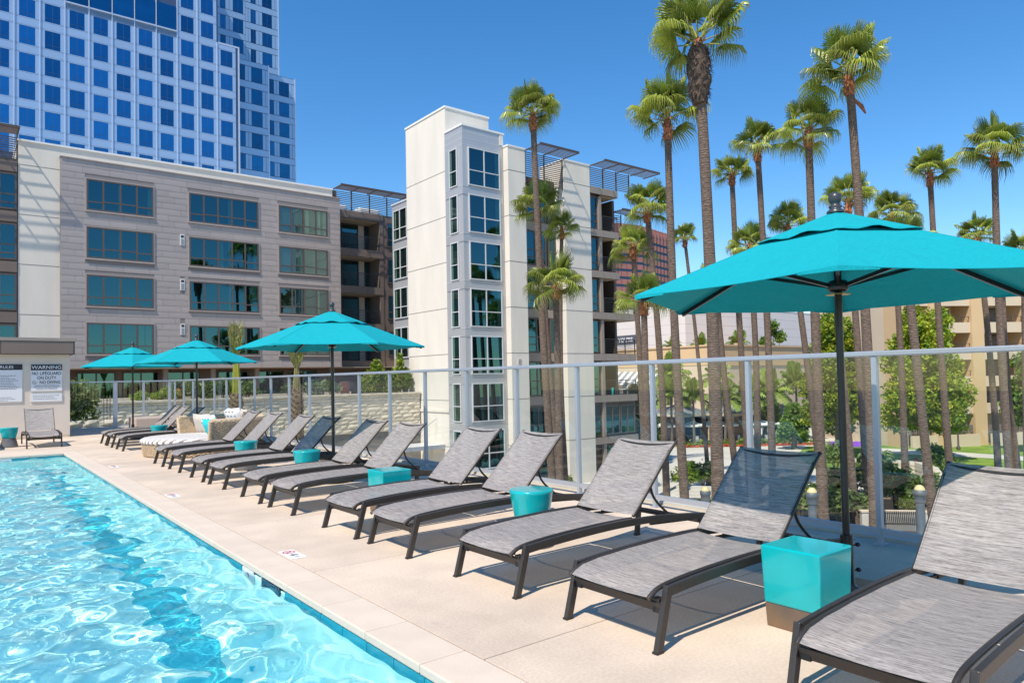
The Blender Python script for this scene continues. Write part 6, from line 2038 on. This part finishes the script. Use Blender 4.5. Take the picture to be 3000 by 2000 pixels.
for i, (x, s, br, lab) in enumerate(((9.6, 0.9, 1, 'small round bush on the terrace beside the orange jar'), (10.8, 1.1, 0, 'terrace bush just right of the orange jar'), (11.7, 1.2, 0, 'upright terrace bush, second right of the orange jar'), (12.5, 1.2, 0, 'upright terrace bush left of the yellow tied palm'),
                                     (13.9, 1.1, 0, 'terrace bush just right of the yellow tied palm'), (16.6, 1.0, 0, 'terrace bush left of the straw tied palm'), (18.3, 1.2, 0, 'terrace bush right of the straw tied palm'), (19.3, 1.0, 0, 'terrace bush left of the middle parasol pole'), (8.0, 0.7, 1, 'tuft of yellow grass on the terrace near the gate'), (8.9, 0.6, 1, 'smaller grass tuft on the terrace between gate and round bush'))):
    shrub(x, 43.6, 0.3, s, lab, i + 3, bool(br), 'plants along the terrace')
e = thing('orange_jar', 'tall orange ceramic jar on the terrace', 'jar', (10.15, 44, 0.3))
MB().lathe([(0.16, 0.0), (0.24, 0.3), (0.22, 0.6), (0.12, 0.75), (0.15, 0.82)], 16, (10.15, 44, 0.3)).build('body', 'orange', e)
e = thing('board_sign', 'small brown framed board standing on the terrace', 'sign', (20.4, 44, 0.3))
MB().box(20.1, 20.75, 43.97, 44.03, 0.55, 1.35).build('frame', 'brown_panel', e)
MB().box(20.16, 20.69, 43.955, 43.969, 0.62, 1.28).build('board', 'rust', e)
MB().box(20.2, 20.25, 43.98, 44.02, 0.301, 0.549).box(20.6, 20.65, 43.98, 44.02, 0.301, 0.549).build('legs', 'brown_panel', e)
# planting strip along the cafe
g_ = np.random.default_rng(8)
tt = g_.uniform(0, 1, 2600)
base_ = np.stack([57.7 + 10.8 * tt + g_.normal(0, .35, 2600), 46.2 - 8.3 * tt + g_.normal(0, .35, 2600), GZ + 0.05 + np.abs(g_.normal(0, .28, 2600)) * (0.6 + 0.5 * np.sin(tt * 40))], 1)
stuff(link('ground_cover', leaf_mesh('ground_cover', 'bright_shrub', base_, 0.22, 0.2, 3)))
tt = g_.uniform(0, 1, 700)
base_ = np.stack([57.3 + 10.6 * tt + g_.normal(0, .12, 700), 45.5 - 8.2 * tt + g_.normal(0, .12, 700), GZ + 0.05 + np.abs(g_.normal(0, .08, 700))], 1)
stuff(link('red_ground_cover', leaf_mesh('red_ground_cover', 'flower_red', base_, 0.16, 0.4, 4)))
for nm, n_, cx_, cy_, r_, m_ in (('red_ground_cover', 160, 60.4, 23.8, 0.9, 'flower_red'), ('deck_edge_plants', 500, 0, 0, 0, 'shrub_leaf')):
    if r_:
        a = g_.uniform(0, 6.283, n_); q = r_ * np.sqrt(g_.uniform(0.15, 1, n_))
        base_ = np.stack([cx_ + q * np.cos(a), cy_ + q * np.sin(a), GZ + 0.1 + g_.uniform(0, .2, n_)], 1); sz = 0.15
    else:
        base_ = np.stack([6.12 + g_.normal(0, .06, n_), g_.uniform(-2, 12, n_), -0.06 + g_.uniform(-0.02, .07, n_)], 1); sz = 0.05
    stuff(link(nm, leaf_mesh(nm, m_, base_, sz, 0.3, 11)))
struct(MB().box(5.951, 6.30, -3.9, 26.3, -0.6, -0.08).build('edge_planter', 'soil'))
